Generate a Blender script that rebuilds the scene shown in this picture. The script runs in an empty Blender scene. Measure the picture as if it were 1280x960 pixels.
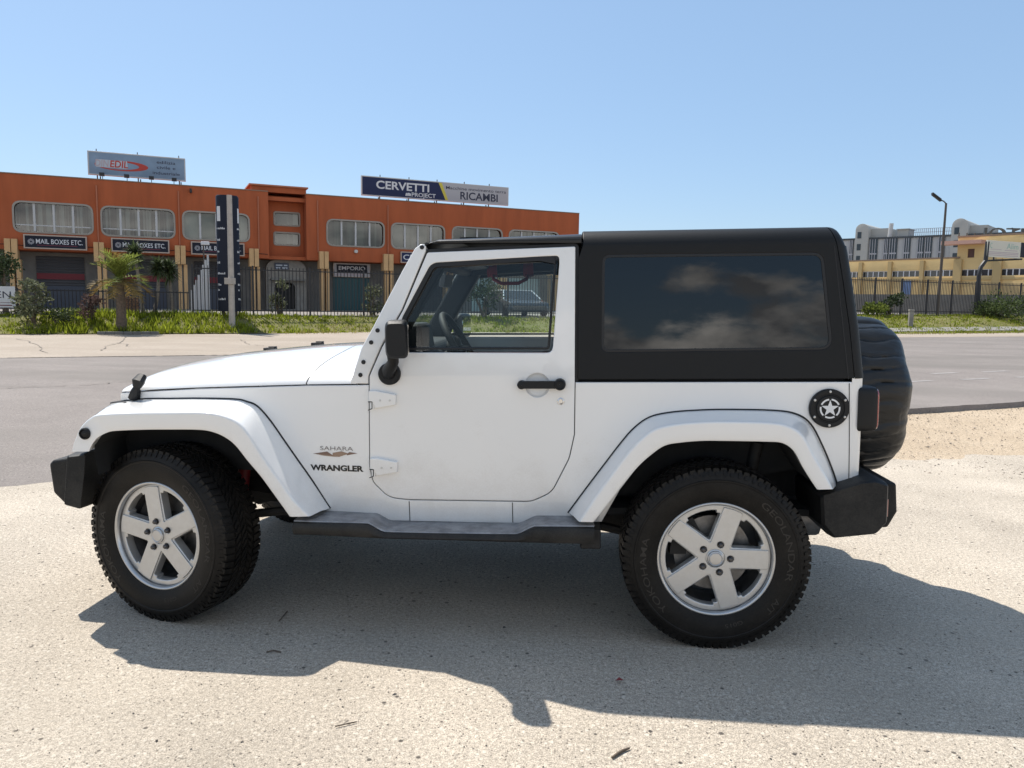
import bpy, bmesh, math, random
import numpy as np
from mathutils import Vector, Matrix, noise as mnoise

random.seed(7)
RNG = np.random.default_rng(7)
sc = bpy.context.scene
COL = sc.collection

# ------------------------------------------------------------------ camera
CAM_P = np.array([0.574707, -4.134428, 1.474659])
YAW, PITCH, ROLL, FPX = -0.0756106, 0.1073825, 0.0161722, 962.512   # focal length in photo pixels (1280 wide)
_f = np.array([math.sin(YAW)*math.cos(PITCH), math.cos(YAW)*math.cos(PITCH), -math.sin(PITCH)])
_r0 = np.array([math.cos(YAW), -math.sin(YAW), 0.0]); _u0 = np.cross(_r0, _f)
_c, _s = math.cos(ROLL), math.sin(ROLL)
_r = _c*_r0 + _s*_u0; _u = -_s*_r0 + _c*_u0
cam = bpy.data.cameras.new('camera'); camo = bpy.data.objects.new('camera', cam); COL.objects.link(camo)
cam.sensor_width = 36.0; cam.lens = FPX*36.0/1280.0; cam.clip_start = 0.05; cam.clip_end = 3000
camo.matrix_world = Matrix(((_r[0], _u[0], -_f[0], CAM_P[0]), (_r[1], _u[1], -_f[1], CAM_P[1]),
                            (_r[2], _u[2], -_f[2], CAM_P[2]), (0, 0, 0, 1)))
sc.camera = camo

# ------------------------------------------------------------------ sky, sun, exposure
SUN_DIR = Vector((0.468, -0.42, -1.0)).normalized()          # the way the light travels
SUN_EL = math.asin(-SUN_DIR.z); SUN_ROT = math.atan2(-SUN_DIR.x, -SUN_DIR.y)
world = bpy.data.worlds.new("World"); sc.world = world; world.use_nodes = True
wn = world.node_tree; wn.nodes.clear()
def N(tree, t, **kw):
    n = tree.nodes.new(t)
    for k, v in kw.items():
        if k.startswith('i_'):
            key = k[2:]; key = int(key) if key.isdigit() else key.replace('_', ' ')
            n.inputs[key].default_value = v
        else: setattr(n, k, v)
    return n
sky = N(wn, 'ShaderNodeTexSky'); sky.sky_type = 'NISHITA'; sky.sun_disc = False
sky.sun_elevation = SUN_EL; sky.sun_rotation = SUN_ROT
sky.altitude = 50; sky.air_density = 1.0; sky.dust_density = 0.7; sky.ozone_density = 2.0
# bright cumulus over the half of the sky behind the photographer (the low ones mirror in the glass)
tc = N(wn, 'ShaderNodeTexCoord'); sep = N(wn, 'ShaderNodeSeparateXYZ'); wn.links.new(tc.outputs['Generated'], sep.inputs[0])
mp = N(wn, 'ShaderNodeMapping'); mp.inputs['Scale'].default_value = (4.2, 4.2, 9.5); mp.inputs['Location'].default_value = (0.35, 0.2, 0.1)
wn.links.new(tc.outputs['Generated'], mp.inputs[0])
nz = N(wn, 'ShaderNodeTexNoise', i_Scale=1.15, i_Detail=9.0, i_Roughness=0.55, i_Distortion=0.0); wn.links.new(mp.outputs[0], nz.inputs['Vector'])
ad = N(wn, 'ShaderNodeValToRGB')                              # cloud cover by height above the horizon; the higher band is added as fill light
for k, (p_, v_) in enumerate(((0.0, .72), (.095, .64), (.135, .54), (.18, .41), (.24, .40), (.34, .53), (.6, .54), (.85, .41))):
    e_ = ad.color_ramp.elements[k] if k < 2 else ad.color_ramp.elements.new(p_)
    e_.position = p_; e_.color = (v_, v_, v_, 1)
wn.links.new(sep.outputs['Z'], ad.inputs[0])
sm = N(wn, 'ShaderNodeMath', operation='ADD'); wn.links.new(nz.outputs['Fac'], sm.inputs[0]); wn.links.new(ad.outputs[0], sm.inputs[1])
cx = N(wn, 'ShaderNodeMapRange', i_1=-0.10, i_2=0.12, i_3=-0.22, i_4=0.0); wn.links.new(sep.outputs['X'], cx.inputs[0])   # the low bank lies to one side
cz = N(wn, 'ShaderNodeMapRange', i_1=0.20, i_2=0.30, i_3=1.0, i_4=0.0); wn.links.new(sep.outputs['Z'], cz.inputs[0])
cm = N(wn, 'ShaderNodeMath', operation='MULTIPLY_ADD'); wn.links.new(cx.outputs[0], cm.inputs[0]); wn.links.new(cz.outputs[0], cm.inputs[1]); wn.links.new(sm.outputs[0], cm.inputs[2]); sm = cm
rmp = N(wn, 'ShaderNodeMapRange', i_1=0.98, i_2=1.10); rmp.interpolation_type = 'SMOOTHSTEP'; wn.links.new(sm.outputs[0], rmp.inputs[0])
side = N(wn, 'ShaderNodeMapRange', i_1=0.05, i_2=-0.30); wn.links.new(sep.outputs['Y'], side.inputs[0])
msk = N(wn, 'ShaderNodeMath', operation='MULTIPLY'); wn.links.new(rmp.outputs[0], msk.inputs[0]); wn.links.new(side.outputs[0], msk.inputs[1])
mskb = N(wn, 'ShaderNodeMath', operation='MULTIPLY', i_1=0.9); wn.links.new(msk.outputs[0], mskb.inputs[0])
nz2 = N(wn, 'ShaderNodeTexNoise', i_Scale=2.2, i_Detail=6.0); wn.links.new(mp.outputs[0], nz2.inputs['Vector'])
ccol = N(wn, 'ShaderNodeMix'); ccol.data_type = 'RGBA'
ccol.inputs['A'].default_value = (4.0, 4.0, 4.1, 1); ccol.inputs['B'].default_value = (15.5, 14.8, 13.8, 1)
cf = N(wn, 'ShaderNodeMapRange', i_1=0.38, i_2=0.66); wn.links.new(nz2.outputs['Fac'], cf.inputs[0]); wn.links.new(cf.outputs[0], ccol.inputs['Factor'])
low = N(wn, 'ShaderNodeMapRange', i_1=0.10, i_2=0.22, i_3=1.7, i_4=1.0); wn.links.new(sep.outputs['Z'], low.inputs[0])   # the bank near the horizon is the brightest
cb = N(wn, 'ShaderNodeMix'); cb.data_type = 'RGBA'; cb.blend_type = 'MULTIPLY'; cb.inputs['Factor'].default_value = 1; wn.links.new(ccol.outputs['Result'], cb.inputs['A']); wn.links.new(low.outputs[0], cb.inputs['B'])
mix = N(wn, 'ShaderNodeMix'); mix.data_type = 'RGBA'
wn.links.new(mskb.outputs[0], mix.inputs['Factor']); flat = N(wn, 'ShaderNodeMix'); flat.data_type = 'RGBA'; flat.inputs['Factor'].default_value = 0.38; flat.inputs['B'].default_value = (4.3, 6.8, 10.2, 1)   # evens the fall-off towards the horizon
wn.links.new(sky.outputs[0], flat.inputs['A']); wn.links.new(flat.outputs['Result'], mix.inputs['A']); wn.links.new(cb.outputs['Result'], mix.inputs['B'])
bg = N(wn, 'ShaderNodeBackground', i_Strength=0.082); wo = N(wn, 'ShaderNodeOutputWorld')
wn.links.new(mix.outputs['Result'], bg.inputs[0]); wn.links.new(bg.outputs[0], wo.inputs[0])

sun = bpy.data.lights.new('sun', 'SUN'); sun.energy = 4.6; sun.angle = math.radians(0.53); sun.color = (1.0, 0.945, 0.86)
suno = bpy.data.objects.new('sun', sun); COL.objects.link(suno); suno.location = (-20, 18, 40)
suno.rotation_euler = SUN_DIR.to_track_quat('-Z', 'Y').to_euler()

sc.view_settings.view_transform = 'Standard'; sc.view_settings.look = 'None'
sc.view_settings.gamma = 1.0; sc.view_settings.use_curve_mapping = False
sc.view_settings.exposure = 0.52
sc.render.engine = 'CYCLES'
sc.cycles.use_denoising = True
sc.cycles.max_bounces = 10; sc.cycles.transparent_max_bounces = 24; sc.cycles.caustics_reflective = False; sc.cycles.caustics_refractive = False

# ------------------------------------------------------------------ measuring helpers: a photo pixel and a known plane give a place
def ray(px, py): return _f + _r*((px-640)/FPX) - _u*((py-480)/FPX)
def at_y(px, py, Y):
    v = ray(px, py); return CAM_P + v*((Y-CAM_P[1])/v[1])
def at_z(px, py, Z=0.0):
    v = ray(px, py); return CAM_P + v*((Z-CAM_P[2])/v[2])
def at_d(px, py, d):
    return CAM_P + ray(px, py)*d
ST_A = math.radians(29.0)                                       # the street runs 29 degrees off the car's axis
ST_U = np.array([math.cos(ST_A), math.sin(ST_A), 0]); ST_V = np.array([-math.sin(ST_A), math.cos(ST_A), 0])
def street(u, v, z=0.0): return ST_U*u + ST_V*v + np.array([0, 0, z])
def on_v(px, py, v0):                                           # pixel on the vertical plane v = v0 -> (u, z)
    q = ray(px, py); t = (v0 - ST_V@CAM_P)/(ST_V@q); P = CAM_P + t*q
    return float(P@ST_U), float(P[2])

# ------------------------------------------------------------------ object helpers
def link(name, me, mat=None, parent=None):
    o = bpy.data.objects.new(name, me); COL.objects.link(o)
    if mat is not None:
        for m in (mat if isinstance(mat, (list, tuple)) else [mat]): me.materials.append(m)
    if parent is not None: o.parent = parent
    return o
def tag(o, label=None, cat=None, group=None, kind=None):
    if label: o['label'] = label
    if cat: o['category'] = cat
    if group: o['group'] = group
    if kind: o['kind'] = kind
    return o
def empty(name, loc, rz=0.0):
    o = bpy.data.objects.new(name, None); COL.objects.link(o); o.location = Vector([float(c) for c in loc]); o.rotation_euler = (0, 0, rz)
    o.empty_display_size = 0.2
    return o
def children_of(o): return [c for c in bpy.data.objects if c.parent == o]
def copy_tree(o, parent=None):
    c = o.copy(); COL.objects.link(c)
    if parent is not None: c.parent = parent
    for ch in children_of(o): copy_tree(ch, c)
    return c
def place(o, root):
    """parent o (built in world coordinates) to root without moving it"""
    o.parent = root
    o.matrix_parent_inverse = (Matrix.Translation(root.location) @ root.rotation_euler.to_matrix().to_4x4()).inverted()
    return o

class MB:
    def __init__(s): s.v = []; s.f = []; s.mi = []
    def add(s, vs, fs, mi=0):
        k = len(s.v); s.v += [tuple(float(c) for c in p) for p in vs]
        s.f += [tuple(k+i for i in f) for f in fs]; s.mi += [mi]*len(fs)
    def box(s, x0, x1, y0, y1, z0, z1, mp=None, mi=0):
        vs = [(x, y, z) for x in (x0, x1) for y in (y0, y1) for z in (z0, z1)]
        if mp: vs = [mp(*p) for p in vs]
        s.add(vs, [(0, 1, 3, 2), (4, 6, 7, 5), (0, 4, 5, 1), (2, 3, 7, 6), (0, 2, 6, 4), (1, 5, 7, 3)], mi)
    def tube(s, pts, rad, n=10, cap=True, mi=0, squash=None):
        pts = [Vector([float(c) for c in p]) for p in pts]
        rad = rad if isinstance(rad, (list, tuple)) else [rad]*len(pts)
        vs, fs = [], []
        t0 = (pts[1]-pts[0]).normalized(); ref = Vector((0, 0, 1)) if abs(t0.z) < 0.9 else Vector((1, 0, 0))
        a = t0.cross(ref).normalized()
        for i, p in enumerate(pts):
            t = ((pts[min(i+1, len(pts)-1)]-pts[max(i-1, 0)])).normalized()
            a = (a - t*a.dot(t)).normalized(); b = t.cross(a)
            for k in range(n):
                th = 2*math.pi*k/n
                vs.append(p + (a*math.cos(th)+b*math.sin(th)*(squash or 1))*rad[i])
        for i in range(len(pts)-1):
            for k in range(n):
                fs.append((i*n+k, i*n+(k+1) % n, (i+1)*n+(k+1) % n, (i+1)*n+k))
        if cap:
            fs.append(tuple(range(n))[::-1]); fs.append(tuple((len(pts)-1)*n+k for k in range(n)))
        s.add(vs, fs, mi)
    def lathe(s, prof, n=48, axis='y', c=(0, 0, 0), mi=0, close=False):
        """prof: list of (axial, radius)"""
        vs, fs = [], []
        for (a, r) in prof:
            for k in range(n):
                th = 2*math.pi*k/n; p, q = r*math.cos(th), r*math.sin(th)
                vs.append({'y': (p, a, q), 'z': (p, q, a), 'x': (a, p, q)}[axis])
        vs = [(x+c[0], y+c[1], z+c[2]) for x, y, z in vs]
        m = len(prof)
        for i in range(m if close else m-1):
            j = (i+1) % m
            for k in range(n): fs.append((i*n+k, j*n+k, j*n+(k+1) % n, i*n+(k+1) % n))
        s.add(vs, fs, mi)
    def grid(s, P, mi=0, loop_u=False, loop_v=False):
        """P[i][j] points"""
        a, b = len(P), len(P[0]); vs = [p for row in P for p in row]; fs = []
        for i in range(a if loop_u else a-1):
            for j in range(b if loop_v else b-1):
                i2, j2 = (i+1) % a, (j+1) % b
                fs.append((i*b+j, i*b+j2, i2*b+j2, i2*b+j))
        s.add(vs, fs, mi)
    def mesh(s, name, smooth=35, mirror=False, fix=True):
        me = bpy.data.meshes.new(name); me.from_pydata(s.v, [], s.f)
        me.polygons.foreach_set('material_index', s.mi)
        if fix:
            bm = bmesh.new(); bm.from_mesh(me); bmesh.ops.recalc_face_normals(bm, faces=bm.faces); bm.to_mesh(me); bm.free()
        if smooth:
            me.polygons.foreach_set('use_smooth', [True]*len(me.polygons)); me.set_sharp_from_angle(angle=math.radians(smooth))
        me.update(); return me
    def obj(s, name, mat, parent=None, smooth=35, bevel=0, seg=2, wn=False, fix=True):
        o = link(name, s.mesh(name, smooth, fix=fix), mat, parent)
        if bevel: add_bevel(o, bevel, seg)
        if wn: add_wn(o)
        return o
def add_bevel(o, w, seg=2, ang=35):
    m = o.modifiers.new('bevel', 'BEVEL'); m.width = w; m.segments = seg; m.limit_method = 'ANGLE'; m.angle_limit = math.radians(ang); m.harden_normals = False
    add_wn(o); return o
def add_wn(o):
    m = o.modifiers.new('normals', 'WEIGHTED_NORMAL'); m.keep_sharp = True; m.weight = 80

def fillet(pts, seg=6):
    """closed polygon [(x, y, r)] -> rounded polyline"""
    out = []; n = len(pts)
    for i in range(n):
        p = Vector(pts[i][:2]); r = pts[i][2] if len(pts[i]) > 2 else 0
        a = Vector(pts[i-1][:2])-p; b = Vector(pts[(i+1) % n][:2])-p
        if r <= 0 or a.length < 1e-6 or b.length < 1e-6: out.append((p.x, p.y)); continue
        la, lb = a.length, b.length; a.normalize(); b.normalize()
        ang = a.angle(b); d = min(r/math.tan(max(ang/2, 0.02)), la*0.49, lb*0.49)
        p0, p1 = p+a*d, p+b*d
        for k in range(seg+1):
            t = k/seg; q = p0*(1-t)**2 + p*2*t*(1-t) + p1*t**2; out.append((q.x, q.y))
    return out
def catmull(P, per=6, closed=False):
    P = [np.array(p, float) for p in P]; n = len(P); out = []
    rng = range(n) if closed else range(n-1)
    for i in rng:
        p1, p2 = P[i], P[(i+1) % n]
        p0 = P[i-1] if (closed or i > 0) else 2*p1-p2
        p3 = P[(i+2) % n] if (closed or i+2 < n) else 2*p2-p1
        for k in range(per):
            t = k/per
            out.append(0.5*((2*p1)+(-p0+p2)*t+(2*p0-5*p1+4*p2-p3)*t*t+(-p0+3*p1-3*p2+p3)*t**3))
    if not closed: out.append(P[-1])
    return out
def circle(cx, cy, r, n=32, a0=0): return [(cx+r*math.cos(a0+2*math.pi*k/n), cy+r*math.sin(a0+2*math.pi*k/n)) for k in range(n)]

def plate_mesh(name, loops, T, bevel, mapf, cuts_x=(), cuts_y=(), smooth=32, res=2):
    """flat plate with holes and rounded edges; mapf(x, y, d) with d from 0 (front) to -T (back)"""
    cu = bpy.data.curves.new('tmp', 'CURVE'); cu.dimensions = '2D'; cu.fill_mode = 'BOTH'
    for lp in loops:
        sp = cu.splines.new('POLY'); sp.points.add(len(lp)-1); sp.use_cyclic_u = True
        for i, p in enumerate(lp): sp.points[i].co = (p[0], p[1], 0, 1)
    cu.bevel_depth = bevel; cu.offset = -bevel; cu.extrude = max(T/2-bevel, 1e-5); cu.bevel_resolution = res
    o = bpy.data.objects.new('tmp', cu); COL.objects.link(o)
    dg = bpy.context.evaluated_depsgraph_get(); dg.update()
    me = bpy.data.meshes.new_from_object(o.evaluated_get(dg))
    bpy.data.objects.remove(o); bpy.data.curves.remove(cu)
    bm = bmesh.new(); bm.from_mesh(me); bmesh.ops.remove_doubles(bm, verts=bm.verts, dist=1e-6)
    for c in cuts_x: bmesh.ops.bisect_plane(bm, geom=bm.verts[:]+bm.edges[:]+bm.faces[:], plane_co=(c, 0, 0), plane_no=(1, 0, 0), dist=1e-5)
    for c in cuts_y: bmesh.ops.bisect_plane(bm, geom=bm.verts[:]+bm.edges[:]+bm.faces[:], plane_co=(0, c, 0), plane_no=(0, 1, 0), dist=1e-5)
    for v in bm.verts: v.co = Vector([float(c) for c in mapf(v.co.x, v.co.y, v.co.z-T/2)])
    bmesh.ops.recalc_face_normals(bm, faces=bm.faces)
    bm.to_mesh(me); bm.free(); me.name = name
    for m in list(me.materials): me.materials.pop()
    me.materials.clear()
    me.polygons.foreach_set('material_index', [0]*len(me.polygons))
    me.polygons.foreach_set('use_smooth', [True]*len(me.polygons)); me.set_sharp_from_angle(angle=math.radians(smooth)); me.update()
    return me
def mirror_y(me):
    m2 = me.copy(); bm = bmesh.new(); bm.from_mesh(m2)
    for v in bm.verts: v.co.y = -v.co.y
    bmesh.ops.reverse_faces(bm, faces=bm.faces); bm.to_mesh(m2); bm.free(); m2.update(); return m2

_txt = {}
def text_geo(s, bold=0.0, shear=0.0):
    """2D triangles of a line of writing, cap height 1, starting at x = 0 -> verts, faces, width"""
    key = (s, bold, shear)
    if key in _txt: return _txt[key]
    cu = bpy.data.curves.new('t', 'FONT'); cu.body = s; cu.size = 1.45; cu.offset = bold; cu.shear = shear; cu.resolution_u = 4; cu.fill_mode = 'FRONT'
    o = bpy.data.objects.new('t', cu); COL.objects.link(o); dg = bpy.context.evaluated_depsgraph_get(); dg.update()
    me = bpy.data.meshes.new_from_object(o.evaluated_get(dg)); bpy.data.objects.remove(o); bpy.data.curves.remove(cu)
    V = [(v.co.x, v.co.y) for v in me.vertices]; F = [tuple(p.vertices) for p in me.polygons]; bpy.data.meshes.remove(me)
    x0 = min(v[0] for v in V); x1 = max(v[0] for v in V); y0 = min(v[1] for v in V); y1 = max(v[1] for v in V)
    V = [(x-x0, y) for x, y in V]
    _txt[key] = (V, F, x1-x0); return _txt[key]
def text_into(mb, s, x0, x1, y0, h, mapf, bold=0.0, shear=0.0, mi=0):
    """writing stretched to run from x0 to x1, baseline y0, cap height h"""
    V, F, w = text_geo(s, bold, shear); k = (x1-x0)/w
    mb.add([mapf(x0+x*k, y0+y*h) for x, y in V], F, mi)

# ------------------------------------------------------------------ materials
M = {}
def newmat(name):
    m = bpy.data.materials.new(name); m.use_nodes = True; t = m.node_tree; t.nodes.clear()
    out = N(t, 'ShaderNodeOutputMaterial'); b = N(t, 'ShaderNodeBsdfPrincipled'); t.links.new(b.outputs[0], out.inputs[0]); M[name] = m
    return m, t, b, out
def mat(name, col, rough=0.5, metal=0.0, var=0.0, vscale=4.0, bump=0.0, bscale=60.0, coat=0.0, spec=0.5, rvar=0.0, stretch=None):
    m, t, b, out = newmat(name)
    b.inputs['Base Color'].default_value = (*col, 1); b.inputs['Roughness'].default_value = rough; b.inputs['Metallic'].default_value = metal
    b.inputs['Coat Weight'].default_value = coat; b.inputs['Coat Roughness'].default_value = 0.04; b.inputs['Specular IOR Level'].default_value = spec
    if var or bump or rvar:
        tc = N(t, 'ShaderNodeTexCoord'); vec = tc.outputs['Object']
        if stretch:
            mpn = N(t, 'ShaderNodeMapping'); mpn.inputs['Scale'].default_value = stretch; t.links.new(vec, mpn.inputs[0]); vec = mpn.outputs[0]
    if var or rvar:
        nz = N(t, 'ShaderNodeTexNoise', i_Scale=vscale, i_Detail=6.0, i_Roughness=0.6); t.links.new(vec, nz.inputs['Vector'])
        if var:
            cr = N(t, 'ShaderNodeMix'); cr.data_type = 'RGBA'
            cr.inputs['A'].default_value = (*[c*(1-var) for c in col], 1); cr.inputs['B'].default_value = (*[min(1, c*(1+var)) for c in col], 1)
            mr = N(t, 'ShaderNodeMapRange', i_1=0.3, i_2=0.7); t.links.new(nz.outputs['Fac'], mr.inputs[0])
            t.links.new(mr.outputs[0], cr.inputs['Factor']); t.links.new(cr.outputs['Result'], b.inputs['Base Color'])
        if rvar:
            mr = N(t, 'ShaderNodeMapRange', i_1=0.3, i_2=0.7, i_3=max(0.02, rough-rvar), i_4=min(1, rough+rvar)); t.links.new(nz.outputs['Fac'], mr.inputs[0]); t.links.new(mr.outputs[0], b.inputs['Roughness'])
    if bump:
        nb = N(t, 'ShaderNodeTexNoise', i_Scale=bscale, i_Detail=3.0); t.links.new(vec, nb.inputs['Vector'])
        bp = N(t, 'ShaderNodeBump', i_Strength=bump, i_Distance=0.01); t.links.new(nb.outputs['Fac'], bp.inputs['Height']); t.links.new(bp.outputs[0], b.inputs['Normal'])
    return m
def glass(name, tint, refl=1.0, rough=0.0, minr=0.04, k=1.15):
    """thin pane: lets tinted light straight through and mirrors more at grazing angles"""
    m = bpy.data.materials.new(name); m.use_nodes = True; t = m.node_tree; t.nodes.clear(); M[name] = m
    out = N(t, 'ShaderNodeOutputMaterial'); tr = N(t, 'ShaderNodeBsdfTransparent'); gl = N(t, 'ShaderNodeBsdfGlossy', i_Roughness=rough)
    tr.inputs[0].default_value = (*tint, 1); gl.inputs[0].default_value = (refl, refl, refl, 1)
    fr = N(t, 'ShaderNodeFresnel', i_IOR=1.52); mx = N(t, 'ShaderNodeMixShader')
    mu = N(t, 'ShaderNodeMath', operation='MULTIPLY_ADD'); mu.inputs[1].default_value = k; mu.inputs[2].default_value = minr-0.04; mu.use_clamp = True
    t.links.new(fr.outputs[0], mu.inputs[0]); t.links.new(mu.outputs[0], mx.inputs[0]); t.links.new(tr.outputs[0], mx.inputs[1]); t.links.new(gl.outputs[0], mx.inputs[2]); t.links.new(mx.outputs[0], out.inputs[0])
    return m
mat('paint', (0.80, 0.79, 0.77), 0.32, 0, var=0.012, vscale=2.2, coat=1.0)
def dusty(name, c, dust, amount):
    m = M[name]; t = m.node_tree; L = t.links.new; b = [n for n in t.nodes if n.type == 'BSDF_PRINCIPLED'][0]; src = b.inputs['Base Color'].links[0].from_socket if b.inputs['Base Color'].links else None
    g = N(t, 'ShaderNodeTexCoord'); n1 = N(t, 'ShaderNodeTexNoise', i_Scale=5.0, i_Detail=9.0, i_Roughness=0.75); L(g.outputs['Object'], n1.inputs['Vector']); n2 = N(t, 'ShaderNodeTexNoise', i_Scale=160.0, i_Detail=2.0); L(g.outputs['Object'], n2.inputs['Vector'])
    sp = N(t, 'ShaderNodeSeparateXYZ'); L(g.outputs['Object'], sp.inputs[0]); zr = N(t, 'ShaderNodeMapRange', i_1=0.95, i_2=0.5, i_3=-0.12, i_4=0.16); L(sp.outputs['Z'], zr.inputs[0])
    a = N(t, 'ShaderNodeMath', operation='ADD'); L(n1.outputs['Fac'], a.inputs[0]); L(zr.outputs[0], a.inputs[1]); a2 = N(t, 'ShaderNodeMath', operation='MULTIPLY_ADD'); a2.inputs[1].default_value = 0.25; L(n2.outputs['Fac'], a2.inputs[0]); L(a.outputs[0], a2.inputs[2])
    r = N(t, 'ShaderNodeMapRange', i_1=0.62, i_2=0.92, i_3=0.0, i_4=amount); L(a2.outputs[0], r.inputs[0]); x = N(t, 'ShaderNodeMix'); x.data_type = 'RGBA'; L(r.outputs[0], x.inputs['Factor']); x.inputs['A'].default_value = (*c, 1); x.inputs['B'].default_value = (*dust, 1)
    if src: L(src, x.inputs['A'])
    L(x.outputs['Result'], b.inputs['Base Color'])
    rr = N(t, 'ShaderNodeMapRange', i_1=0.0, i_2=1.0, i_3=b.inputs['Roughness'].default_value, i_4=0.8); L(r.outputs[0], rr.inputs[0]); L(rr.outputs[0], b.inputs['Roughness'])
    cw = b.inputs['Coat Weight'].default_value
    if cw: cr = N(t, 'ShaderNodeMapRange', i_1=0.0, i_2=1.0, i_3=cw, i_4=0.2); L(r.outputs[0], cr.inputs[0]); L(cr.outputs[0], b.inputs['Coat Weight'])
dusty('paint', (0.8, 0.79, 0.77), (0.42, 0.36, 0.29), 0.2)
mat('hardtop', (0.0048, 0.0052, 0.0058), 0.5, 0, bump=0.12, bscale=900, spec=0.3)
mat('roof_black', (0.007, 0.0075, 0.0085), 0.34, 0, bump=0.06, bscale=700, spec=0.5)
mat('plastic', (0.006, 0.0062, 0.0068), 0.5, 0, var=0.15, vscale=9, bump=0.15, bscale=500, spec=0.35)
mat('bumper', (0.008, 0.0083, 0.009), 0.52, 0, var=0.2, vscale=5, bump=0.2, bscale=420, spec=0.3)
dusty('bumper', (0.008, 0.0083, 0.009), (0.10, 0.09, 0.075), 0.25)
mat('gloss_black', (0.008, 0.008, 0.009), 0.18, 0)
mat('seal', (0.006, 0.006, 0.007), 0.5, 0)
mat('dark', (0.012, 0.012, 0.012), 0.85, 0, var=0.3, vscale=12)
mat('chassis', (0.016, 0.015, 0.014), 0.7, 0, var=0.5, vscale=20)
mat('rubber', (0.0028, 0.0027, 0.0027), 0.42, 0, var=0.35, vscale=7, spec=0.2, bump=0.1, bscale=300)
dusty('rubber', (0.0035, 0.0034, 0.0034), (0.07, 0.06, 0.05), 0.18)
mat('rubber_text', (0.036, 0.031, 0.026), 0.6, 0, spec=0.3)
mat('alloy', (0.56, 0.555, 0.54), 0.36, 0.55, var=0.06, vscale=30, rvar=0.06)
mat('alloy_lip', (0.5, 0.505, 0.51), 0.3, 0.8, var=0.05, vscale=20)
mat('barrel', (0.20, 0.20, 0.205), 0.45, 0.8, var=0.4, vscale=10)
mat('disc', (0.22, 0.21, 0.2), 0.5, 0.9, var=0.3, vscale=25)
mat('chrome', (0.72, 0.72, 0.72), 0.18, 1.0)
mat('nut', (0.09, 0.09, 0.095), 0.3, 0.9)
mat('red', (0.16, 0.008, 0.010), 0.5)
mat('red_strap', (0.20, 0.010, 0.018), 0.8)
mat('lens_red', (0.25, 0.006, 0.008), 0.15, 0, coat=1)
mat('lens_dark', (0.014, 0.013, 0.013), 0.25, 0)
mat('reflector', (0.62, 0.33, 0.28), 0.2, 0, coat=0.6)
mat('step_pad', (0.26, 0.26, 0.27), 0.5, 0.3, var=0.35, vscale=18, bump=0.35, bscale=150)
mat('cover', (0.004, 0.0044, 0.005), 0.42, 0, var=0.2, vscale=8, bump=0.6, bscale=22, spec=0.5, stretch=(.5, 1, 1.6))
mat('interior', (0.014, 0.014, 0.015), 0.7, 0, var=0.2, vscale=10)
mat('interior_grey', (0.11, 0.11, 0.115), 0.7, 0)
mat('seat_cloth', (0.035, 0.034, 0.033), 0.85, 0, var=0.2, vscale=30)
mat('badge_black', (0.006, 0.006, 0.006), 0.3)
mat('badge_bronze', (0.30, 0.21, 0.15), 0.4, 0.3)
mat('badge_brown', (0.20, 0.13, 0.10), 0.4, 0.3)
mat('badge_grey', (0.20, 0.185, 0.18), 0.4, 0.3)
mat('white_plain', (0.72, 0.72, 0.72), 0.5)
mat('lamp_glass', (0.5, 0.5, 0.52), 0.08, 0.3, coat=1)
glass('door_glass', (0.86, 0.93, 0.92), k=0.75); glass('screen_glass', (0.82, 0.88, 0.87))
glass('dark_glass', (0.022, 0.024, 0.026), 0.95, minr=0.038)
glass('mirror_glass', (0.0, 0.0, 0.0), 0.85, minr=0.9)

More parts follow.
